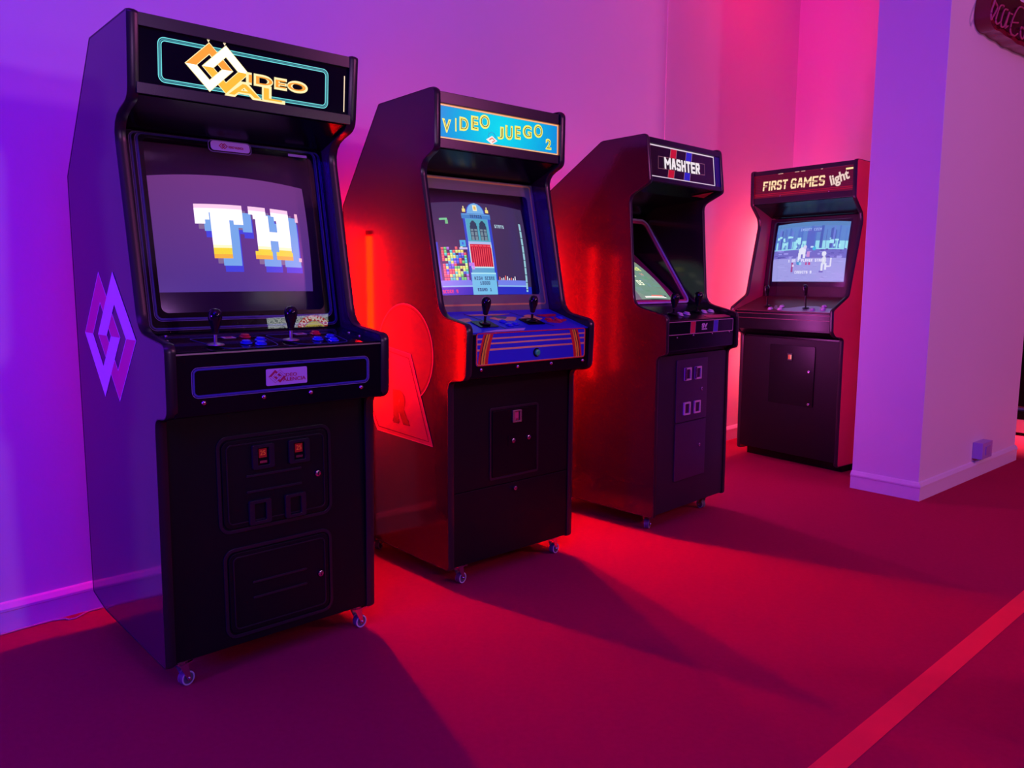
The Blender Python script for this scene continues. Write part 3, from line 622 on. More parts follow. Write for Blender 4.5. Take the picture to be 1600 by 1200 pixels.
# ================================================================ cabinet 2 : VIDEO JUEGO 2
def cab2():
    w = .656
    root = cabinet_base('arcade_cabinet', -.281, 2.945, 42.5, w, 'second arcade cabinet from the left, blue VIDEO JUEGO 2 marquee and blue striped controls')
    prof = rnd([(-.615, .115), (-.49, .088), (.072, .078), (.075, .786), (.176, .796), (.185, .990), (.030, 1.018), (-.083, 1.566), (.008, 1.606), (.011, 1.815), (-.338, 1.806), (-.613, 1.445)],
               [.01, .02, .012, .03, .03, .025, .05, .06, .02, .025, .006, .004])
    side_panels(root, w, prof, M['lam2'], mw=.026)
    carcass(root, w, [(-.605, .12), (-.485, .095), (.060, .084), (.062, .778), (.162, .806), (.164, .955), (-.055, 1.018), (-.30, 1.03), (-.38, 1.53), (-.172, 1.548), (-.02, 1.606), (-.012, 1.630), (-.012, 1.798), (-.338, 1.796), (-.603, 1.442)], M['panel'])
    low = Plane(w, (.07, .08), (.07, .78)); mq = Plane(w, (.0, 1.62), (.0, 1.81)); bz = Plane(w, (-.05, 1.03), (-.16, 1.54))
    cp = Plane(w, (.172, .962), (-.05, 1.028)); cpf = Plane(w, (.175, .80), (.178, .958)); ce = Plane(w, (-.163, 1.545), (-.01, 1.61))
    # marquee
    blue = mat('blue_backlit_gradient', (.02, .02, .02), .08); nt = blue.node_tree; b = nt.nodes['Principled BSDF']
    tc = nt.nodes.new('ShaderNodeTexCoord'); mp = nt.nodes.new('ShaderNodeMapping'); gr = nt.nodes.new('ShaderNodeTexGradient'); gr.gradient_type = 'SPHERICAL'
    mp.inputs['Location'].default_value = (.0, .0, -1.705/.40); mp.inputs['Scale'].default_value = (1/.40, 0, 1/.40)
    cr = nt.nodes.new('ShaderNodeValToRGB'); cr.color_ramp.elements[0].color = (*sr(0, 118, 225), 1); cr.color_ramp.elements[1].color = (*sr(0, 226, 246), 1); cr.color_ramp.elements[0].position = .1  # brighter cyan centre paints the backlight's glow into the emission colour
    nt.links.new(tc.outputs['Object'], mp.inputs[0]); nt.links.new(mp.outputs[0], gr.inputs[0]); nt.links.new(gr.outputs[0], cr.inputs[0]); nt.links.new(cr.outputs[0], b.inputs['Emission Color']); b.inputs['Emission Strength'].default_value = .95
    m_ = MB(); plate(mq, rrect(.0205, .024, w-.0205, .148), -.010, -.006, m_); mar = m_.build('marquee', blue, root)
    oran = glow('orange_backlit_border', (230, 120, 70), .9); cream = glow('cream_backlit_border', (255, 225, 160), .95); yel = glow('yellow_backlit_letter', (246, 240, 90), 1.0); dk = mat('dark_print', (.01, .01, .02), .4)
    outline(mq, .0205, .024, w-.0205, .148, .002, .0045, -.006, -.0054).build('marquee_border', oran, mar)
    outline(mq, .0250, .0285, w-.0250, .1435, .002, .0025, -.006, -.0054).build('marquee_border', cream, mar)
    outline(mq, .0275, .031, w-.0275, .141, .002, .0015, -.006, -.0054).build('marquee_border', oran, mar)
    m_ = MB(); plate(mq, rrect(.0205, .146, w-.0205, .186), -.008, .003, m_); m_.build('marquee_retainer', M['tmold'], root, bevel=.002)
    m_ = MB(); plate(mq, rrect(.0205, -.008, w-.0205, .026), -.008, .003, m_); m_.build('marquee_retainer', M['tmold'], root, bevel=.002)
    for ch, u0, s0, u1, s1 in [('V', .045, .048, .086, .096), ('I', .102, .057, .113, .104), ('D', .123, .063, .168, .112), ('E', .178, .072, .214, .123), ('O', .218, .083, .270, .134), ('J', .309, .053, .339, .102), ('U', .346, .057, .387, .110), ('E', .395, .064, .428, .114), ('G', .437, .073, .487, .124), ('O', .496, .083, .547, .134), ('2', .562, .043, .596, .086)]:
        text(mq, ch, u0+.004, s0+.003, u1-.004, s1-.003, -.0058, bold=.045).build('marquee_lettering', yel, mar)
        text(mq, ch, u0+.0065, s0+.0055, u1-.0050, s1-.0055, -.0050, bold=-.025, thick=.0003).build('letter_inline', dk, mar)
    m_ = MB(); stroke(mq, ellipse(.279, .060, .017, .014, 20), .0016, -.0058, -.0053, m_, closed=True); m_.build('marquee_ring', glow('dim_blue_ring', (20, 110, 200), .9), mar)
    plate(mq, [(.251, .046), (.279, .031), (.306, .046), (.280, .062)], -.0052, -.0046).build('marquee_emblem', glow('white_emblem', (250, 245, 240), .95), mar)
    m_ = MB(); stroke(mq, [(.266, .046), (.280, .054), (.293, .046), (.280, .039)], .005, -.0045, -.0041, m_); m_.build('marquee_emblem_mark', glow('salmon_mark', (240, 130, 100), .95), mar)
    m_ = MB(); plate(ce, rrect(.0205, .0, w-.0205, ce.L), -.004, .0, m_); m_.build('speaker_panel', M['smooth'], root)
    # bezel: cardboard with orange keyline
    card = mat('grey_bezel_card', (.26, .34, .15), .5); line = mat('orange_keyline', (.95, .72, .12), .45)
    bzl = bezel_frame(bz, w, -.012, .520, (.080, .060, .600, .470), .016, .005, root, card)
    outline(bz, .036, .018, .622, .5155, .012, .007, .0002, .0008).build('printed_line', line, bzl)
    RC = (.050, .020, .640, .510); tb = picture_tube(bz, *RC, -.060, root)
    # puzzle picture
    W_, H_ = 180, 140; img = np.zeros((H_, W_, 3)); img[:] = L_(58, 46, 84)
    lb, blu, cy_, dkb = L_(112, 176, 230), L_(36, 70, 200), L_(96, 200, 222), L_(18, 30, 90)
    rect(img, 0, 60, 5, 130, blu); rect(img, 0, 118, 64, 128, L_(112, 128, 232)); rect(img, 0, 128, W_, 140, L_(30, 44, 190)); rect(img, 4, 126, 64, 128, L_(140, 190, 240))
    rect(img, 108, 118, 172, 128, L_(112, 128, 232)); rect(img, 108, 126, 172, 128, L_(140, 190, 240))
    # tower
    rect(img, 56, 22, 62, 120, blu); rect(img, 103, 22, 109, 120, blu); rect(img, 60, 20, 104, 140, L_(86, 160, 215))
    for y in range(0, 16):
        hw = int(19*math.sqrt(max(0, 1-((15-y)/15.5)**2))); rect(img, 82-hw, y+1, 82+hw, y+2, lb); rect(img, 82-hw, y+1, 82-hw+2, y+2, blu); rect(img, 82+hw-2, y+1, 82+hw, y+2, blu)
    rect(img, 78, 4, 86, 13, L_(245, 240, 200)); rect(img, 80, 6, 84, 11, L_(230, 180, 80))
    for x in (59, 104): rect(img, x, 6, x+2, 11, L_(240, 225, 150)); rect(img, x-2, 10, x+4, 15, L_(245, 225, 130))
    rect(img, 54, 17, 110, 25, L_(58, 130, 200)); rect(img, 56, 18, 108, 19, lb); put_text(img, 'TETRIS', 70, 19, L_(16, 60, 110))
    rect(img, 62, 26, 102, 60, L_(70, 168, 190))
    for cx in (74, 92):
        for y in range(28, 58):
            hw = 7 if y > 36 else int(7*math.sqrt(max(0, 1-((36-y)/8.5)**2))); rect(img, cx-hw, y, cx+hw, y+1, L_(26, 60, 84))
            if y > 40: rect(img, cx-hw+1, y, cx-1, y+1, L_(110, 140, 150)); rect(img, cx+1, y, cx+hw-1, y+1, L_(110, 140, 150))
        rect(img, cx-7, 44, cx+7, 45, L_(26, 60, 84)); rect(img, cx-7, 51, cx+7, 52, L_(26, 60, 84))
    rect(img, 60, 60, 104, 64, L_(170, 190, 235)); rect(img, 60, 64, 104, 100, L_(190, 230, 240)); rect(img, 62, 64, 102, 98, L_(215, 30, 45))
    for x in range(64, 102, 4): rect(img, x, 68, x+1, 98, L_(120, 6, 16)); rect(img, x+2, 69, x+3, 98, L_(240, 90, 90))
    for x in range(62, 102, 8): rect(img, x+1, 66, x+7, 67, L_(250, 120, 120))
    rect(img, 60, 100, 104, 108, L_(84, 162, 205)); rect(img, 58, 107, 106, 109, L_(170, 232, 244)); rect(img, 58, 109, 106, 140, L_(110, 190, 232))
    put_text(img, 'HIGH SCORE', 63, 113, L_(20, 60, 110)); put_text(img, '10000', 73, 120, L_(20, 60, 110)); put_text(img, 'ROUND 1', 67, 130, L_(16, 50, 120))
    put_text(img, 'STATS', 116, 32, L_(175, 215, 225)); put_text(img, 'SCORE 9', 3, 132, L_(240, 60, 90))
    for y in range(24, 136): rect(img, 152+int((y-24)*.0)+16, y, 172, y+1, L_(150, 200, 215) if y % 12 else L_(30, 40, 60))
    rect(img, 13, 24, 27, 27, L_(120, 205, 150)); rect(img, 23, 27, 28, 33, L_(110, 190, 130))
    cols = [L_(235, 90, 90), L_(90, 205, 110), L_(60, 170, 225), L_(240, 225, 110), L_(60, 200, 200), L_(170, 110, 220), L_(40, 90, 220), L_(200, 235, 130)]
    rng = random.Random(5)
    hts = [12, 12, 12, 11, 11, 12, 11, 12, 10]
    for cx in range(9):
        for cy in range(hts[cx]):
            if rng.random() < .14 and cy < hts[cx]-1: continue
            y1 = 118-cy*4.1; x0 = 9+cx*5; c = cols[(cx//2*3+cy//2*5+rng.randint(0, 1)) % 8] if cx not in (0,) else cols[0]
            rect(img, x0, y1-4, x0+5, y1, c); rect(img, x0, y1-4, x0+5, y1-3, np.minimum(c*1.5+.08, 1.1)); rect(img, x0+4, y1-4, x0+5, y1, c*.35)
    rect(img, 44, 58, 55, 68, cols[2]); rect(img, 48, 61, 51, 65, cols[6]); rect(img, 42, 69, 57, 72, L_(200, 190, 240)); rect(img, 56, 92, 66, 97, L_(190, 120, 230)); rect(img, 61, 97, 66, 102, L_(200, 150, 235))
    for i, hh in enumerate((4, 2, 3, 6, 5, 2, 3, 2, 5)): rect(img, 112+i*4, 117-hh, 114+i*4, 118, L_(235, 235, 245) if i % 3 else L_(240, 110, 100))
    crt(bz, img, .122, .070, .600, .428, -.060, tb, vcol_mat('crt_picture_puzzle', 1.05), RC, bow=(.014, .0, .004, .004))
    m_ = MB(); plate(bz, rrect(.0215, -.008, w-.0215, .516, .004), .0012, .0032, m_); m_.build('glass_pane', M['glass'], root)
    # control panel with printed overlay
    ov = mat('blue_printed_overlay', (.020, .040, .62), .35); rd = mat('red_printed_band', (.80, .03, .02), .4); yb = mat('amber_printed_band', (1.0, .75, .03), .4); tan = mat('tan_printed_stripe', (.90, .68, .20), .4)
    m_ = MB(); plate(cp, rrect(.0205, .0, w-.0205, cp.L), -.010, .0, m_); con = m_.build('control_panel', ov, root, bevel=.003)
    grn = mat('green_print', (.05, .30, .18), .4); crim = mat('crimson_print', (.60, .02, .06), .4)
    for k, (u, s, ru, rs, mm) in enumerate([(.30, .13, .06, .03, tan), (.29, .15, .03, .02, grn), (.52, .085, .045, .022, crim), (.57, .10, .03, .02, crim), (.44, .13, .05, .03, tan), (.10, .13, .04, .02, tan), (.55, .15, .05, .02, crim), (.25, .18, .1, .01, tan)]):
        m_ = MB(); plate(cp, [(u+ru*math.cos(a)*(1+.25*math.sin(3*a+k)), s+rs*math.sin(a)*(1+.3*math.cos(2*a+k))) for a in [i*math.pi/10 for i in range(20)]], .0002+k*.0001, .0008+k*.0001, m_); m_.build('printed_shape', mm, con)
    for u0, s0, u1, s1 in [(.0, .0, 0, 0)]: pass
    for a_, b_ in (((.215, .025), (.150, .200)), ((.470, .030), (.385, .200))):
        m_ = MB(); stroke(cp, [(a_[0], a_[1]), (b_[0]+.0, b_[1])], .003, .0012, .0018, m_); m_.build('dark_printed_line', dk, con)
    m_ = MB(); plate(cp, [(.08, -.001), (.28, -.001), (.31, .022), (.16, .016)], .0012, .0018, m_); m_.build('worn_white_patch', M['label'], con)
    joystick(con, cp, .157, .080, hgt=.086, seat=True, sc=1.05); joystick(con, cp, .402, .087, hgt=.086, seat=True, sc=1.05)
    for u, s, m in ((.262, .098, 'btn_blue'), (.262, .060, 'btn_blue'), (.300, .070, 'btn_blue'), (.508, .100, 'btn_red'), (.545, .082, 'btn_red'), (.585, .115, 'btn_blue')): button(con, cp, u, s, M[m], .0145, .006)
    # front
    m_ = MB(); plate(cpf, rrect(.0205, .0, w-.0205, cpf.L), -.008, .0, m_); cf = m_.build('control_panel_front', M['smooth'], root, bevel=.003)
    B0, B1, T0, T1 = .046, .610, .044, .157
    m_ = MB(); plate(cpf, rrect(B0, T0, B1, T1, .010), .0002, .0008, m_); art = m_.build('printed_overlay', ov, cf)
    for s in (.140, .122, .100):
        m_ = MB(); plate(cpf, rrect(B0+.004, s-.003, B1-.004, s+(.003 if s > .11 else .004)), .0009, .0013, m_); m_.build('printed_stripe', tan, art)
    for (xt, xb) in ((.100, .075), (.545, .572)):
        for k, (o0, o1, mm) in enumerate(((-.020, -.010, rd), (-.010, -.006, dk), (-.006, .002, yb), (.002, .005, dk), (.005, .012, yb), (.012, .026, rd))):
            if xt > .3: o0, o1 = -o1, -o0
            P_ = []; n = 8
            for i in range(n+1): q = i/n; c = xb+(xt-xb)*(q**1.6); P_.append((c+o0, T0+.004+(T1-T0-.005)*q))
            for i in range(n, -1, -1): q = i/n; c = xb+(xt-xb)*(q**1.6); P_.append((c+o1, T0+.004+(T1-T0-.005)*q))
            m_ = MB(); plate(cpf, P_, .0014, .0018, m_); m_.build('printed_band', mm, art)
    outline(cpf, B0, T0, B1, T1+.004, .012, .0035, .0014, .0020).build('printed_border', rd, art)
    outline(cpf, B0+.0035, T0+.0035, B1-.0035, T1+.004, .010, .002, .0014, .0019).build('printed_border', tan, art)
    button(cf, cpf, .342, .078, M['btn_green'], .0150, .010, name='start_button', ring=M['smooth'])
    for u in (.070, .247, .422, .599): bolt(cf, cpf, u, .031, .0068, .005)
    # lower front
    m_ = MB(); plate(low, rrect(.0205, .285, w-.0205, .702, .004), -.008, .0, m_); fp = m_.build('front_panel', M['panel'], root, bevel=.0015)
    m_ = MB(); plate(low, rrect(.0205, .003, w-.0205, .282, .004), -.008, .0, m_); lp = m_.build('lower_front_panel', M['panel'], root, bevel=.0015)
    lock(lp, low, .329, .258, .0075, seat=False)
    m_ = MB(); plate(low, rrect(.212, .318, .446, .574, .008), .0002, .006, m_); d = m_.build('coin_door', M['smooth'], root, bevel=.0015)
    outline(low, .200, .306, .458, .586, .012, .009, .0002, .004).build('door_frame', M['tmold'], d, bevel=.0008)
    m_ = MB(); frame(low, rrect(.312, .520, .358, .568, .003), rrect(.322, .526, .349, .562, .001), .006, .013, m_); b_ = m_.build('coin_slot', M['steel'], d, bevel=.0008)
    plate(low, rrect(.326, .528, .345, .560), .0062, .0085).build('slot_window', mat('pinkish_slot_plastic', (.65, .08, .16), .3), b_)
    plate(low, rrect(.330, .529, .342, .536), .0088, .0105).build('coin_mouth', M['chrome'], b_)
    m_ = MB(); plate(low, rrect(.292, .430, .345, .470, .003), .006, .0078, m_); m_.build('lock_backing_plate', M['smooth'], d)
    lock(d, low, .318, .449, .0080, seat=False); lock(d, low, .400, .452, .0080, seat=False)
    # flank decals
    sl = SidePlane(w, -1)
    vinyl = mat('pale_flank_vinyl', (.30, .10, .09), .35); dline = mat('dark_flank_line', (.030, .004, .005), .5); pline = mat('light_flank_line', (.46, .16, .18), .35)
    c_ = ellipse(-.190, .870, .180, .187, 48)
    m_ = MB(); plate(sl, c_, .0003, .0007, m_); dc = m_.build('flank_decal', mat('dim_flank_disc', (.12, .03, .03), .3), root)
    m_ = MB(); stroke(sl, c_, .004, .0008, .0012, m_, closed=True); m_.build('decal_outline', pline, dc)
    c2_ = ellipse(-.190, .870, .170, .177, 48); m_ = MB(); stroke(sl, c2_, .0022, .0008, .0011, m_, closed=True); m_.build('decal_outline', dline, dc)
    P_ = [(-.44, .905), (-.150, .868), (-.015, .534), (-.381, .548), (-.43, .62)]
    m_ = MB(); plate(sl, P_, .0013, .0018, m_); dp = m_.build('flank_pennant', vinyl, root)
    m_ = MB(); stroke(sl, P_, .005, .0018, .0022, m_, closed=True); m_.build('pennant_outline', pline, dp)
    Q_ = [(-.424, .889), (-.162, .852), (-.040, .549), (-.373, .563), (-.414, .626)]
    m_ = MB(); stroke(sl, Q_, .0035, .0019, .0024, m_, closed=True); m_.build('pennant_outline', dline, dp)
    m_ = MB(); R0, R1 = -.270, -.168
    text(sl, 'R', R0+.012, .603, R1-.010, .712, .0019, bold=.07).build('pennant_lettering', dline, dp)
    for a_, b_ in ((R0, .712), (R0-.004, .606)): plate(sl, [(a_, b_-.010), (a_+.045, b_-.010), (a_+.045, b_+.004), (a_+.004, b_+.006)], .0019, .0026).build('letter_serif', dline, dp)
    plate(sl, rnd([(R1-.040, .602), (R1+.006, .590), (R1+.002, .612), (R1-.022, .625)], .006), .0019, .0026).build('letter_serif', dline, dp)
    for u, d, a in ((.075, .035, 12), (.585, .030, 8), (.06, -.50, 30), (.59, -.50, 10)): caster(root, w, u, d, .085, a)
    return root
cab2()

# ================================================================ cabinet 3 : MASHTER
def cab3():
    w = .634
    root = cabinet_base('arcade_cabinet', .578, 3.636, 46.0, w, 'third arcade cabinet from the left, MASHTER marquee with red and blue stripes, screen sunk deep')
    prof = rnd([(-.615, .115), (-.49, .088), (.086, .078), (.082, .812), (.131, .825), (.129, .990), (-.050, 1.034), (-.084, 1.520), (.024, 1.573), (.001, 1.778), (-.243, 1.771), (-.58, 1.555), (-.613, 1.50)],
               [.01, .02, .012, .03, .012, .02, .05, .03, .012, .02, .01, .02, .02])
    side_panels(root, w, prof, M['lam3'], mw=.020)
    carcass(root, w, [(-.605, .12), (-.485, .095), (.074, .084), (.072, .806), (.112, .838), (.112, .966), (-.118, 1.026), (-.27, 1.0), (-.56, 1.22), (-.56, 1.48), (-.425, 1.478), (-.36, 1.52), (-.085, 1.545), (.0, 1.580), (.006, 1.590), (-.014, 1.764), (-.245, 1.760), (-.57, 1.55)], M['smooth'])
    low = Plane(w, (.08, .08), (.08, .8)); mq = Plane(w, (.02, 1.58), (.0, 1.775)); bz = Plane(w, (-.13, 1.03), (-.42, 1.46))
    cp = Plane(w, (.120, .970), (-.13, 1.033)); cpf = Plane(w, (.122, .835), (.122, .968)); sc_ = Plane(w, (-.158, 1.058), (-.402, 1.255))
    bk = mat('black_marquee_acrylic', (.02, .008, .010), .25, emit=sr(30, 6, 22), es=.25)
    m_ = MB(); plate(mq, rrect(.0165, .018, w-.0165, .166), -.010, -.004, m_); mar = m_.build('marquee', bk, root)
    wt = glow('white_backlit_frame', (235, 215, 235), .85); rdg = glow('red_backlit_stripe', (205, 15, 28), .85); blg = glow('blue_backlit_stripe', (25, 32, 190), .95); wl_ = glow('white_backlit_letter', (245, 235, 240), .95); pk = glow('pink_backlit_keyline', (200, 130, 150), .6)
    outline(mq, .018, .020, .566, .162, .004, .0055, -.004, -.0034).build('marquee_border', wt, mar)
    m_ = MB(); plate(mq, rrect(.572, .020, w-.0165, .162), -.004, -.001, m_); m_.build('marquee_end_strip', mat('deep_blue_plastic', (.02, .02, .22), .4), mar)
    for a_, b_, mm in (((.155, .192), (.203, .241), rdg), ((.287, .320), (.338, .370), blg)):
        for (s0, s1) in ((.0265, .062), (.116, .1565)):
            f = lambda s, x: x[0]+(x[1]-x[0])*(s-.024)/(.153-.024)
            L0 = (a_[0], a_[1]); R0_ = (b_[0], b_[1])
            plate(mq, [(f(s0, L0), s0), (f(s0, R0_), s0), (f(s1, R0_), s1), (f(s1, L0), s1)], -.0040, -.0033).build('marquee_stripe', mm, mar)
            m_ = MB(); stroke(mq, [(f(s0, L0), s0), (f(s1, L0), s1)], .0022, -.0033, -.0028, m_); stroke(mq, [(f(s0, R0_), s0), (f(s1, R0_), s1)], .0022, -.0033, -.0028, m_); m_.build('stripe_edge', pk, mar)
    for st in ([(.155, .062), (.084, .060), (.090, .114), (.185, .114)], [(.380, .116), (.478, .118), (.474, .066), (.385, .064)]):
        m_ = MB(); stroke(mq, st, .0014, -.0040, -.0035, m_); m_.build('marquee_keyline', pk, mar)
    block_text(mq, 'MASHTER', .134, .063, .430, .115, .0110, -.0026, gap=.16, narrow={'M': 1.45}).build('marquee_lettering', wl_, mar)
    m_ = MB(); plate(mq, rrect(.0165, .164, w-.0165, .190), -.008, .002, m_); m_.build('marquee_retainer', M['tmold'], root, bevel=.001)
    m_ = MB(); plate(mq, rrect(.0165, .000, w-.0165, .020), -.008, .002, m_); m_.build('marquee_retainer', M['tmold'], root, bevel=.001)
    ho = Plane(w, (-.085, 1.540), (.006, 1.579)); m_ = MB(); plate(ho, [(w-.16, .03), (w-.05, .03), (w-.055, .09), (w-.11, .06)], .0005, .0012, m_); m_.build('hood_sticker', M['btn_red'], root)
    # bezel lying back in the hood
    fr_m = mat('violet_grey_frame', (.17, .11, .20), .35); inner = mat('crimson_tube_mask', (.75, .05, .20), .5)
    hole = (.050, .030, .592, .498)
    bzl = bezel_frame(bz, w, -.02, .530, (.044, .012, .604, .512), .035, .012, root, M['smooth'], u_in=.0165)
    outline(bz, .036, .004, .612, .520, .042, .010, .0002, .006).build('raised_rim', mat('violet_rim_plastic', (.75, .55, .85), .3), bzl, bevel=.0015)
    outline(bz, .046, .014, .602, .510, .034, .012, -.006, .0004).build('inner_rim', inner, bzl)
    m_ = MB(); plate(sc_, rrect(.040, -.025, .594, .40), -.030, -.024, m_); m_.build('tube_mask', inner, root)
    RC = (.092, -.012, .516, .328); tb = picture_tube(sc_, *RC, -.018, root)
    W_, H_ = 120, 90; img = np.zeros((H_, W_, 3)); img[:] = L_(112, 142, 128)
    rg = random.Random(3)
    for k in range(60):
        x, y = rg.randint(0, 110), rg.randint(8, 80); rect(img, x, y, x+rg.randint(4, 18), y+rg.randint(2, 8), L_(*[c+rg.randint(-12, 12) for c in (112, 144, 132)]))
    rect(img, 0, 60, 40, 90, L_(98, 96, 112)); rect(img, 0, 0, W_, 8, L_(140, 138, 122))
    put_text(img, 'AREA', 76, 18, L_(235, 240, 140), 2); put_text(img, '10', 60, 34, L_(240, 250, 210), 2); put_text(img, 'LS', 92, 34, L_(230, 150, 140)); put_text(img, '0S', 62, 52, L_(245, 250, 220), 2)
    rect(img, 52, 84, 108, 87, L_(240, 235, 230)); rect(img, 70, 82, 100, 84, L_(230, 110, 100)); rect(img, 104, 82, 110, 85, L_(40, 40, 50))
    crt(sc_, img, .105, .004, .500, .312, -.018, tb, vcol_mat('crt_picture_green', 1.25), RC, bow=(.01, .0, .0, .010))
    m_ = MB(); plate(bz, rrect(.040, .008, .608, .516, .04), -.0075, -.006, m_); m_.build('glass_pane', M['glass'], root)
    # control panel
    m_ = MB(); plate(cp, rrect(.0165, .0, w-.0165, cp.L), -.010, .0, m_); con = m_.build('control_panel', M['smooth'], root, bevel=.003)
    joystick(con, cp, .195, .085, hgt=.082, sc=1.25); joystick(con, cp, .430, .105, hgt=.082, sc=1.25)
    for u, s in ((.232, .074), (.300, .080), (.474, .094), (.548, .100)):
        button(con, cp, u, s, M['btn_white'], .0165, .010)
    m_ = MB(); plate(cp, rrect(.395, .012, .600, .050, .012), .0003, .0009, m_); m_.build('printed_label', mat('rose_print', (.45, .06, .14), .4), con)
    m_ = MB(); plate(cpf, rrect(.0165, .0, w-.0165, cpf.L), -.008, .0, m_); cf = m_.build('control_panel_front', M['smooth'], root, bevel=.003)
    outline(cpf, .030, .070, .594, .130, .008, .0028, .0002, .0010).build('printed_border', mat('rose_keyline', (.62, .36, .42), .4), cf)
    for u0, u1, mm in ((.206, .252, mat('red_print', (.70, .02, .06), .35)), (.408, .452, mat('blue_print', (.05, .05, .62), .35))):
        m_ = MB(); plate(cpf, [(u0, .073), (u1-.004, .073), (u1, .127), (u0+.004, .127)], .0004, .0010, m_); b_ = m_.build('printed_stripe', mm, cf)
        m_ = MB(); stroke(cpf, [(u0, .073), (u1-.004, .073), (u1, .127), (u0+.004, .127)], .0022, .0010, .0014, m_, closed=True); m_.build('stripe_edge', M['paleline'], b_)
    text(cpf, 'SV', .308, .096, .352, .114, .0004, bold=.06).build('maker_lettering', M['label'], cf)
    m_ = MB(); plate(cpf, rrect(.306, .086, .352, .092), .0004, .0010, m_); m_.build('printed_bar', M['label'], cf)
    for u, s in ((.10, .058), (.235, .064), (.40, .064), (.56, .066)): bolt(cf, cpf, u, s, .004, .003)
    # lower front
    m_ = MB(); plate(low, rrect(.0165, .003, w-.0165, .728, .02), -.008, .0, m_); fp = m_.build('front_panel', mat('purple_black_panel', (.030, .018, .030), .38, bump=.2, bscale=500), root, bevel=.002)
    dm = mat('plum_coin_door', (.045, .018, .055), .33, bump=.1, bscale=300)
    m_ = MB(); plate(low, rrect(.165, .412, .432, .705, .006), .0002, .006, m_); d1 = m_.build('coin_door', dm, root, bevel=.0015)
    m_ = MB(); plate(low, rrect(.165, .135, .432, .408, .006), .0002, .006, m_); d2 = m_.build('cash_door', dm, root, bevel=.0015)
    fm = mat('pale_slot_frame', (.70, .60, .62), .3)
    for (u, s) in ((.252, .636), (.341, .636), (.252, .474), (.341, .473)):
        m_ = MB(); frame(low, rrect(u-.027, s-.030, u+.027, s+.030, .002), rrect(u-.019, s-.022, u+.019, s+.022, .001), .006, .014, m_); b_ = m_.build('coin_slot', fm, d1, bevel=.0008)
        plate(low, rrect(u-.019, s-.022, u+.019, s+.022), .0062, .0082).build('slot_button', mat('dark_plum_plastic', (.05, .01, .02), .3), b_)
        if s > .6: m_ = MB(); plate(low, rrect(u-.030, s-.026, u-.025, s+.030), .0135, .020, m_); m_.build('slot_lip', M['chrome'], b_)
    bolt(d1, low, .392, .632, .005, .003); lock(d1, low, .381, .555, .0075, seat=False); lock(d2, low, .374, .285, .0075, seat=False)
    for u, d, a in ((.055, .015, 20), (.545, .022, 80), (.06, -.50, 30), (.57, -.50, 10)): caster(root, w, u, d, .085, a)
    return root
cab3()

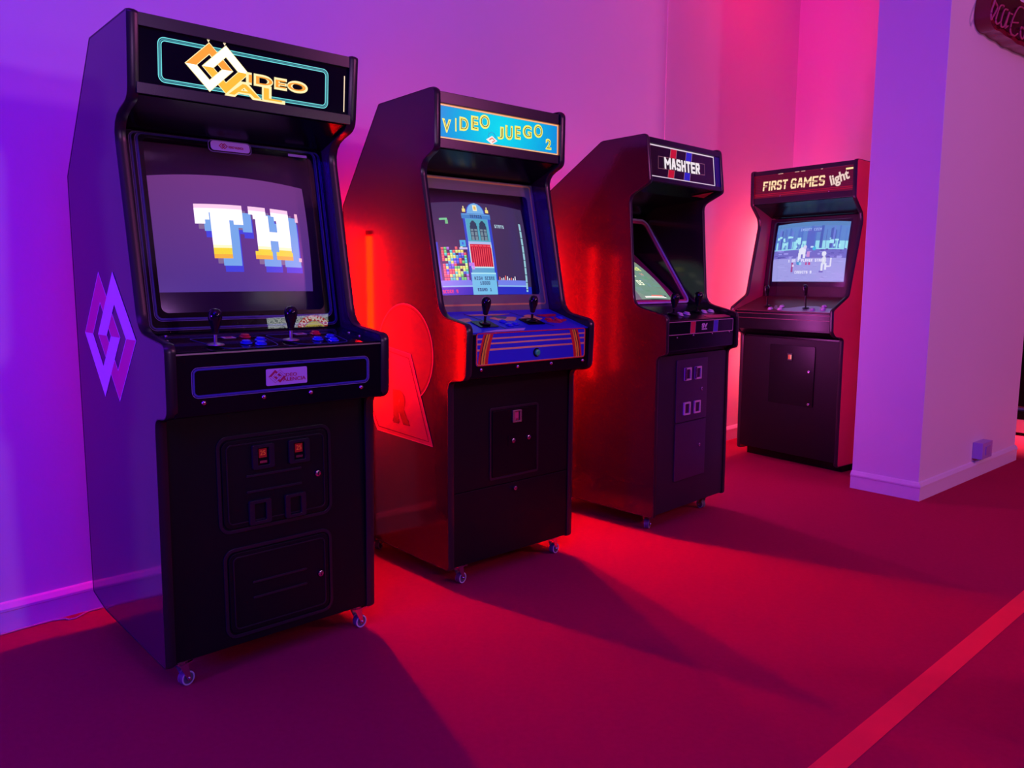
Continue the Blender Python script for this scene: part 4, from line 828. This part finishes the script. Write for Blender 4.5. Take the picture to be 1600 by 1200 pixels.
# ================================================================ cabinet 4 : FIRST GAMES light
def cab4():
    w = .741
    root = cabinet_base('arcade_cabinet', 1.537, 5.367, -54.4, w, 'farthest arcade cabinet, red FIRST GAMES light marquee, angled in the alcove beside the pillar wall', None)
    if 'group' in root: del root['group']
    prof = rnd([(-.60, .055), (.036, .045), (.042, .808), (.070, .818), (.122, .824), (.150, .850), (.155, .976), (.008, 1.058), (-.090, 1.500), (-.078, 1.545), (-.005, 1.628), (.002, 1.840), (-.180, 1.829), (-.60, 1.60)],
               [.01, .015, .015, .006, .015, .012, .012, .02, .02, .01, .01, .02, .01, .02])
    side_panels(root, w, prof, M['redlam'], mw=.024)
    carcass(root, w, [(-.59, .06), (-.585, .0), (-.045, .0), (-.045, .060), (.028, .064), (.030, .80), (.126, .845), (.128, .958), (-.145, 1.040), (-.33, 1.05), (-.40, 1.50), (-.212, 1.560), (-.016, 1.628), (-.014, 1.826), (-.182, 1.818), (-.59, 1.595)], M['smooth'])
    low = Plane(w, (.04, .05), (.04, .8)); mq = Plane(w, (-.01, 1.64), (-.005, 1.83)); bz = Plane(w, (-.14, 1.05), (-.20, 1.54))
    cp = Plane(w, (.132, .962), (-.14, 1.048)); cpf = Plane(w, (.134, .85), (.136, .958)); ce = Plane(w, (-.204, 1.552), (-.02, 1.630))
    m_ = MB(); plate(mq, rrect(.0205, .026, w-.0205, .172), -.010, -.004, m_); mar = m_.build('marquee', glow('dark_red_backlit', (108, 4, 18), .75), root)
    stl = glow('maroon_backlit_line', (60, 2, 12), .6); brt = glow('bright_red_backlit_line', (190, 12, 24), .8)
    for k in range(13):
        s = .040+k*.0098; m_ = MB(); plate(mq, rrect(.022, s, w-.022, s+.0030), -.004, -.0036, m_); m_.build('marquee_rule', stl if k > 1 else brt, mar)
    cr_ = glow('cream_backlit_letter', (255, 222, 170), 1.05)
    def strokes(txt, u0, s0, u1, s1):
        block_text(mq, txt, u0, s0, u1, s1, .0105, -.003, lean=.10, gap=.16, narrow={'I': .42, 'M': 1.3}).build('marquee_lettering', cr_, mar)
    strokes('FIRST', .085, .072, .266, .130); strokes('GAMES', .290, .070, .526, .130)
    for s in (.098, ): plate(mq, rrect(.083, s, .53, s+.004), -.0021, -.0016).build('lettering_cut', glow('dark_red_cut', (108, 4, 18), .75), mar)
    text(mq, 'light', .566, .064, .686, .136, -.003, bold=.030, rot=.26).build('marquee_lettering', glow('pale_backlit_letter', (240, 214, 200), .95), mar)
    for u0, u1, s in ((.664, .716, .147), (.655, .655, .1)):
        if u1 > u0: plate(mq, rrect(u0, s, u1, s+.010), -.003, -.0022).build('light_slit', glow('warm_light_leak', (255, 235, 160), 1.0), mar)
    for u0, u1 in ((.20, .235), (.32, .35), (.365, .392), (.50, .512)): plate(mq, rrect(u0, .166, u1, .1705), -.0038, -.0022).build('light_slit', glow('dim_light_leak', (225, 180, 160), .8), mar)
    m_ = MB(); plate(mq, rrect(.0205, .170, w-.0205, .196), -.008, .002, m_); m_.build('marquee_retainer', M['tmold'], root, bevel=.001)
    m_ = MB(); plate(mq, rrect(.0205, -.008, w-.0205, .028), -.008, .002, m_); m_.build('marquee_retainer', M['tmold'], root, bevel=.001)
    for u in (.22, .56): bolt(mar, mq, u, .032, .004, .003)
    m_ = MB(); plate(ce, rrect(.0205, .0, w-.0205, ce.L), -.004, .0, m_); m_.build('speaker_panel', M['smooth'], root)
    gm = mat('maroon_bezel_card', (.075, .008, .022), .35)
    bzl = bezel_frame(bz, w, -.02, .498, (.050, .060, .610, .478), .02, .008, root, gm)
    RC = (.024, .050, .640, .510); tb = picture_tube(bz, *RC, -.060, root)
    W_, H_ = 150, 112; img = np.zeros((H_, W_, 3))
    img[:36] = L_(92, 142, 205); img[36:52] = L_(150, 228, 236); img[52:68] = L_(112, 112, 196); img[68:] = L_(160, 164, 226)
    rg = random.Random(11)
    for k in range(34):
        x = rg.randint(0, 146); wd = rg.choice((1, 2, 3, 5)); rect(img, x, rg.randint(6, 18), x+wd, 50, L_(*rg.choice(((82, 120, 200), (104, 132, 214), (70, 100, 180)))))
    for k in range(22):
        x, y = rg.randint(0, 140), rg.randint(24, 44); rect(img, x, y, x+rg.randint(3, 9), y+rg.randint(2, 7), L_(168, 240, 242))
    rect(img, 0, 0, W_, 8, L_(88, 140, 190)); rect(img, 68, 14, 84, 52, L_(84, 108, 196)); rect(img, 78, 10, 96, 20, L_(84, 112, 196))
    for k in range(46):
        x, y = rg.randint(0, 144), rg.randint(50, 66); rect(img, x, y, x+rg.randint(3, 10), y+rg.randint(1, 3), L_(*rg.choice(((132, 130, 216), (86, 86, 170), (158, 160, 232)))))
    for k in range(60):
        x, y = rg.randint(0, 144), rg.randint(70, 110); rect(img, x, y, x+rg.randint(3, 10), y+1, L_(*rg.choice(((150, 152, 218), (172, 178, 236)))))
    ell = lambda cx, cy, a, b, c: [rect(img, cx-int(a*math.sqrt(max(0, 1-((y-cy)/b)**2))), y, cx+int(a*math.sqrt(max(0, 1-((y-cy)/b)**2))), y+1, c) for y in range(int(cy-b), int(cy+b)+1)]
    wc = L_(228, 238, 246); ell(62, 54, 8, 7, wc); rect(img, 54, 58, 60, 70, wc); rect(img, 64, 58, 69, 68, wc); ell(67, 47, 4, 4, L_(214, 214, 240)); rect(img, 72, 56, 78, 66, L_(206, 150, 210))
    rect(img, 78, 46, 84, 49, L_(200, 236, 250)); ell(86, 50, 4, 4, L_(60, 186, 226)); ell(56, 76, 5, 5, L_(70, 150, 206)); ell(60, 78, 3, 3, L_(160, 220, 240))
    ell(107, 60, 5, 5, wc); ell(108, 72, 5, 8, L_(220, 230, 236)); rect(img, 103, 78, 107, 92, wc); rect(img, 110, 78, 114, 90, wc); rect(img, 100, 92, 108, 95, L_(110, 96, 190)); rect(img, 120, 68, 123, 84, L_(226, 232, 244)); rect(img, 114, 82, 121, 85, L_(226, 232, 244))
    rect(img, 41, 76, 45, 94, L_(160, 70, 140)); rect(img, 43, 80, 47, 84, L_(236, 220, 240)); rect(img, 71, 76, 74, 81, L_(196, 60, 130)); rect(img, 77, 76, 81, 81, L_(196, 60, 130))
    put_text(img, '1 OR 2 PLAYER START', 34, 70, L_(245, 250, 255)); put_text(img, 'CREDITS 9', 50, 92, L_(245, 250, 255)); put_text(img, 'INSERT COIN', 52, 12, L_(160, 190, 240))
    crt(bz, img, .040, .098, .566, .468, -.060, tb, vcol_mat('crt_picture_forest', 1.5), RC, bow=(.012, .0, .004, .0))
    m_ = MB(); plate(bz, rrect(.0215, -.015, w-.0215, .494, .004), .0012, .0032, m_); m_.build('glass_pane', M['smoke'], root)
    cm = mat('maroon_control_overlay', (.11, .008, .022), .35)
    m_ = MB(); plate(cp, rrect(.0205, .0, w-.0205, cp.L), -.010, .0, m_); con = m_.build('control_panel', cm, root, bevel=.003)
    sil = mat('silver_worn_metal', (.50, .47, .54), .35, metal=.6, bump=.2, bscale=60)
    m_ = MB(); plate(cp, rnd([(.36, .004), (.715, .004), (.715, .075), (.62, .075), (.55, .110), (.46, .105), (.38, .060), (.30, .055), (.27, .10), (.25, .105), (.28, .045)], .02), .0003, .001, m_); m_.build('worn_overlay_patch', sil, con)
    joystick(con, cp, .210, .080, hgt=.115); joystick(con, cp, .500, .060, hgt=.130, sc=.95)
    for u, s in ((.268, .032), (.318, .080), (.340, .030), (.560, .040), (.600, .100), (.625, .048)): button(con, cp, u, s, M['btn_white'], .0155, .010)
    m_ = MB(); plate(cp, rrect(.66, .125, .70, .15, .004), .0006, .002, m_); m_.build('small_amber_badge', mat('amber_plastic', (.7, .3, .12), .3), con)
    m_ = MB(); plate(cpf, rrect(.0205, .0, w-.0205, cpf.L), -.008, .0, m_); cf = m_.build('control_panel_front', M['smooth'], root, bevel=.003)
    for s in (.062, .092): m_ = MB(); plate(cpf, rrect(.022, s, w-.03, s+.004, .001), .0, .003, m_); m_.build('front_trim', cm, cf)
    m_ = MB(); plate(low, rrect(.0205, .016, w-.0205, .74, .006), -.008, .0, m_); fp = m_.build('front_panel', M['panel'], root, bevel=.002)
    m_ = MB(); plate(low, rrect(.235, .33, .560, .700, .008), .0002, .005, m_); d = m_.build('coin_door', M['smooth'], root, bevel=.0015)
    m_ = MB(); frame(low, rrect(.368, .606, .404, .650, .002), rrect(.374, .614, .398, .642, .001), .005, .010, m_); b_ = m_.build('coin_slot', M['tmold'], d, bevel=.0008)
    plate(low, rrect(.374, .614, .398, .642), .0052, .0072).build('lit_price_window', glow('amber_lit_window', (215, 70, 36), .9), b_)
    plate(low, rrect(.392, .616, .397, .640), .0074, .0080).build('window_highlight', glow('cream_lit_print', (255, 190, 150), .9), b_)
    lock(d, low, .525, .548, .0075, seat=False); lock(d, low, .532, .348, .0075, seat=False)
    return root
cab4()

# ================================================================ machine across the aisle; its lit marquee mirrors in the nearest bezel
def facing_machine():
    w = .66; t = -130.0; W = Vector((math.cos(R(t)), math.sin(R(t)))); c = Vector((1.749, 1.866))-W*w/2
    root = cabinet_base('arcade_cabinet', c.x, c.y, t, w, 'arcade cabinet across the aisle seen only as a mirrored CHAMPION marquee in the nearest bezel')
    del root['group']
    prof = rnd([(-.60, .03), (.04, .03), (.045, .76), (.14, .78), (.145, .94), (.0, .99), (-.11, 1.42), (-.004, 1.47), (.006, 1.70), (-.30, 1.70), (-.60, 1.45)], .015)
    side_panels(root, w, prof, M['lam3'], mw=.024)
    carcass(root, w, [(-.59, .0), (.0, .0), (.03, .04), (.03, .76), (.125, .79), (.128, .925), (-.05, .98), (-.30, .99), (-.38, 1.43), (-.16, 1.425), (-.012, 1.48), (-.010, 1.69), (-.30, 1.69), (-.59, 1.445)], M['smooth'])
    mq = Plane(w, (-.006, 1.478), (-.002, 1.69)); bz = Plane(w, (-.055, .985), (-.150, 1.41))
    pale = glow('speckled_pale_backlit', (214, 226, 218), 6.5); nt = pale.node_tree; b = nt.nodes['Principled BSDF']
    tc = nt.nodes.new('ShaderNodeTexCoord'); no = nt.nodes.new('ShaderNodeTexNoise'); no.inputs['Scale'].default_value = 160; cr = nt.nodes.new('ShaderNodeValToRGB')
    cr.color_ramp.elements[0].position = .42; cr.color_ramp.elements[1].position = .56; cr.color_ramp.elements[0].color = (*sr(120, 140, 140), 1); cr.color_ramp.elements[1].color = (*sr(214, 226, 218), 1)
    nt.links.new(tc.outputs['Object'], no.inputs['Vector']); nt.links.new(no.outputs['Fac'], cr.inputs[0]); nt.links.new(cr.outputs[0], b.inputs['Emission Color'])
    m_ = MB(); plate(mq, rrect(.04, .012, w-.04, .196), -.006, .0, m_); mar = m_.build('marquee', pale, root)
    m_ = MB(); plate(mq, rrect(.0205, .196, w-.0205, .212), -.006, .004, m_); m_.build('marquee_retainer', M['tmold'], root)
    m_ = MB(); plate(mq, rrect(.0205, -.004, w-.0205, .012), -.006, .004, m_); m_.build('marquee_retainer', M['tmold'], root)
    cx, cs = .33, .098
    def arc(r0, r1, a0, a1, smx=.195, smn=.013, n=40):
        o_ = []
        for k in range(n+1): a = R(a0+(a1-a0)*k/n); o_.append((cx+r1*math.cos(a), min(smx, max(smn, cs+r1*.86*math.sin(a)))))
        for k in range(n, -1, -1): a = R(a0+(a1-a0)*k/n); o_.append((cx+r0*math.cos(a), min(smx, max(smn, cs+r0*.86*math.sin(a)))))
        return o_
    plate(mq, arc(.070, .112, 8, 172), .0003, .0008).build('marquee_arc', glow('red_backlit_arc', (222, 70, 62), 6.0), mar)
    plate(mq, arc(.070, .112, 188, 352), .0003, .0008).build('marquee_arc', glow('blue_backlit_arc', (50, 130, 210), 6.0), mar)
    plate(mq, ellipse(cx, cs, .066, .056), .0003, .0008).build('marquee_disc', glow('yellow_backlit_disc', (240, 232, 60), 6.0), mar)
    ltr = glow('white_backlit_arc_letters', (250, 240, 225), 7.0)
    for word, up_ in (('CHAMPION', True), ('EDITION', False)):
        n = len(word)
        for i, ch in enumerate(word):
            f = (i-(n-1)/2)/(n-1); a = R(90-f*118) if up_ else R(270+f*110); rr = .091
            x = cx+rr*math.cos(a); y = cs+rr*.86*math.sin(a); hw = .0125 if ch != 'I' else .0035
            text(mq, ch, x-hw, y-.014, x+hw, y+.014, .0010, bold=.035, rot=(a-R(90)) if up_ else (a-R(270))).build('marquee_lettering', ltr, mar)
    rg = random.Random(9); dk = mat('black_marquee_print', (.01, .01, .01), .5)
    m_ = MB()
    for k in range(9):
        u = cx-.05+k*.0125; plate(mq, [(u, cs+.012), (u+.009, cs+.010), (u+.012, cs+.030), (u+.003, cs+.024)], .0009, .0013, m_)
    m_.build('marquee_script', dk, mar)
    o_ = rrect(.0205, .0, w-.0205, .42, .002); i_ = rrect(.09, .05, w-.09, .37, .02)
    frame(bz, o_, i_, -.006, 0).build('bezel', M['smooth'], root)
    picture_tube(bz, .05, .02, w-.05, .40, -.06, root)
    cp = Plane(w, (.132, .932), (-.05, .984)); m_ = MB(); plate(cp, rrect(.0205, .0, w-.0205, cp.L), -.008, .0, m_); con = m_.build('control_panel', M['smooth'], root)
    for u in (.15, .42): joystick(con, cp, u, .09, hgt=.09)
    for u in (.24, .28, .32, .51, .55, .59): button(con, cp, u, .08+.02*((int(u*100) % 3)), M['btn_red'])
    low = Plane(w, (.032, .05), (.032, .75)); m_ = MB(); plate(low, rrect(.20, .20, .46, .58, .02), .0, .006, m_); m_.build('coin_door', M['panel'], root)
    return root
facing_machine()
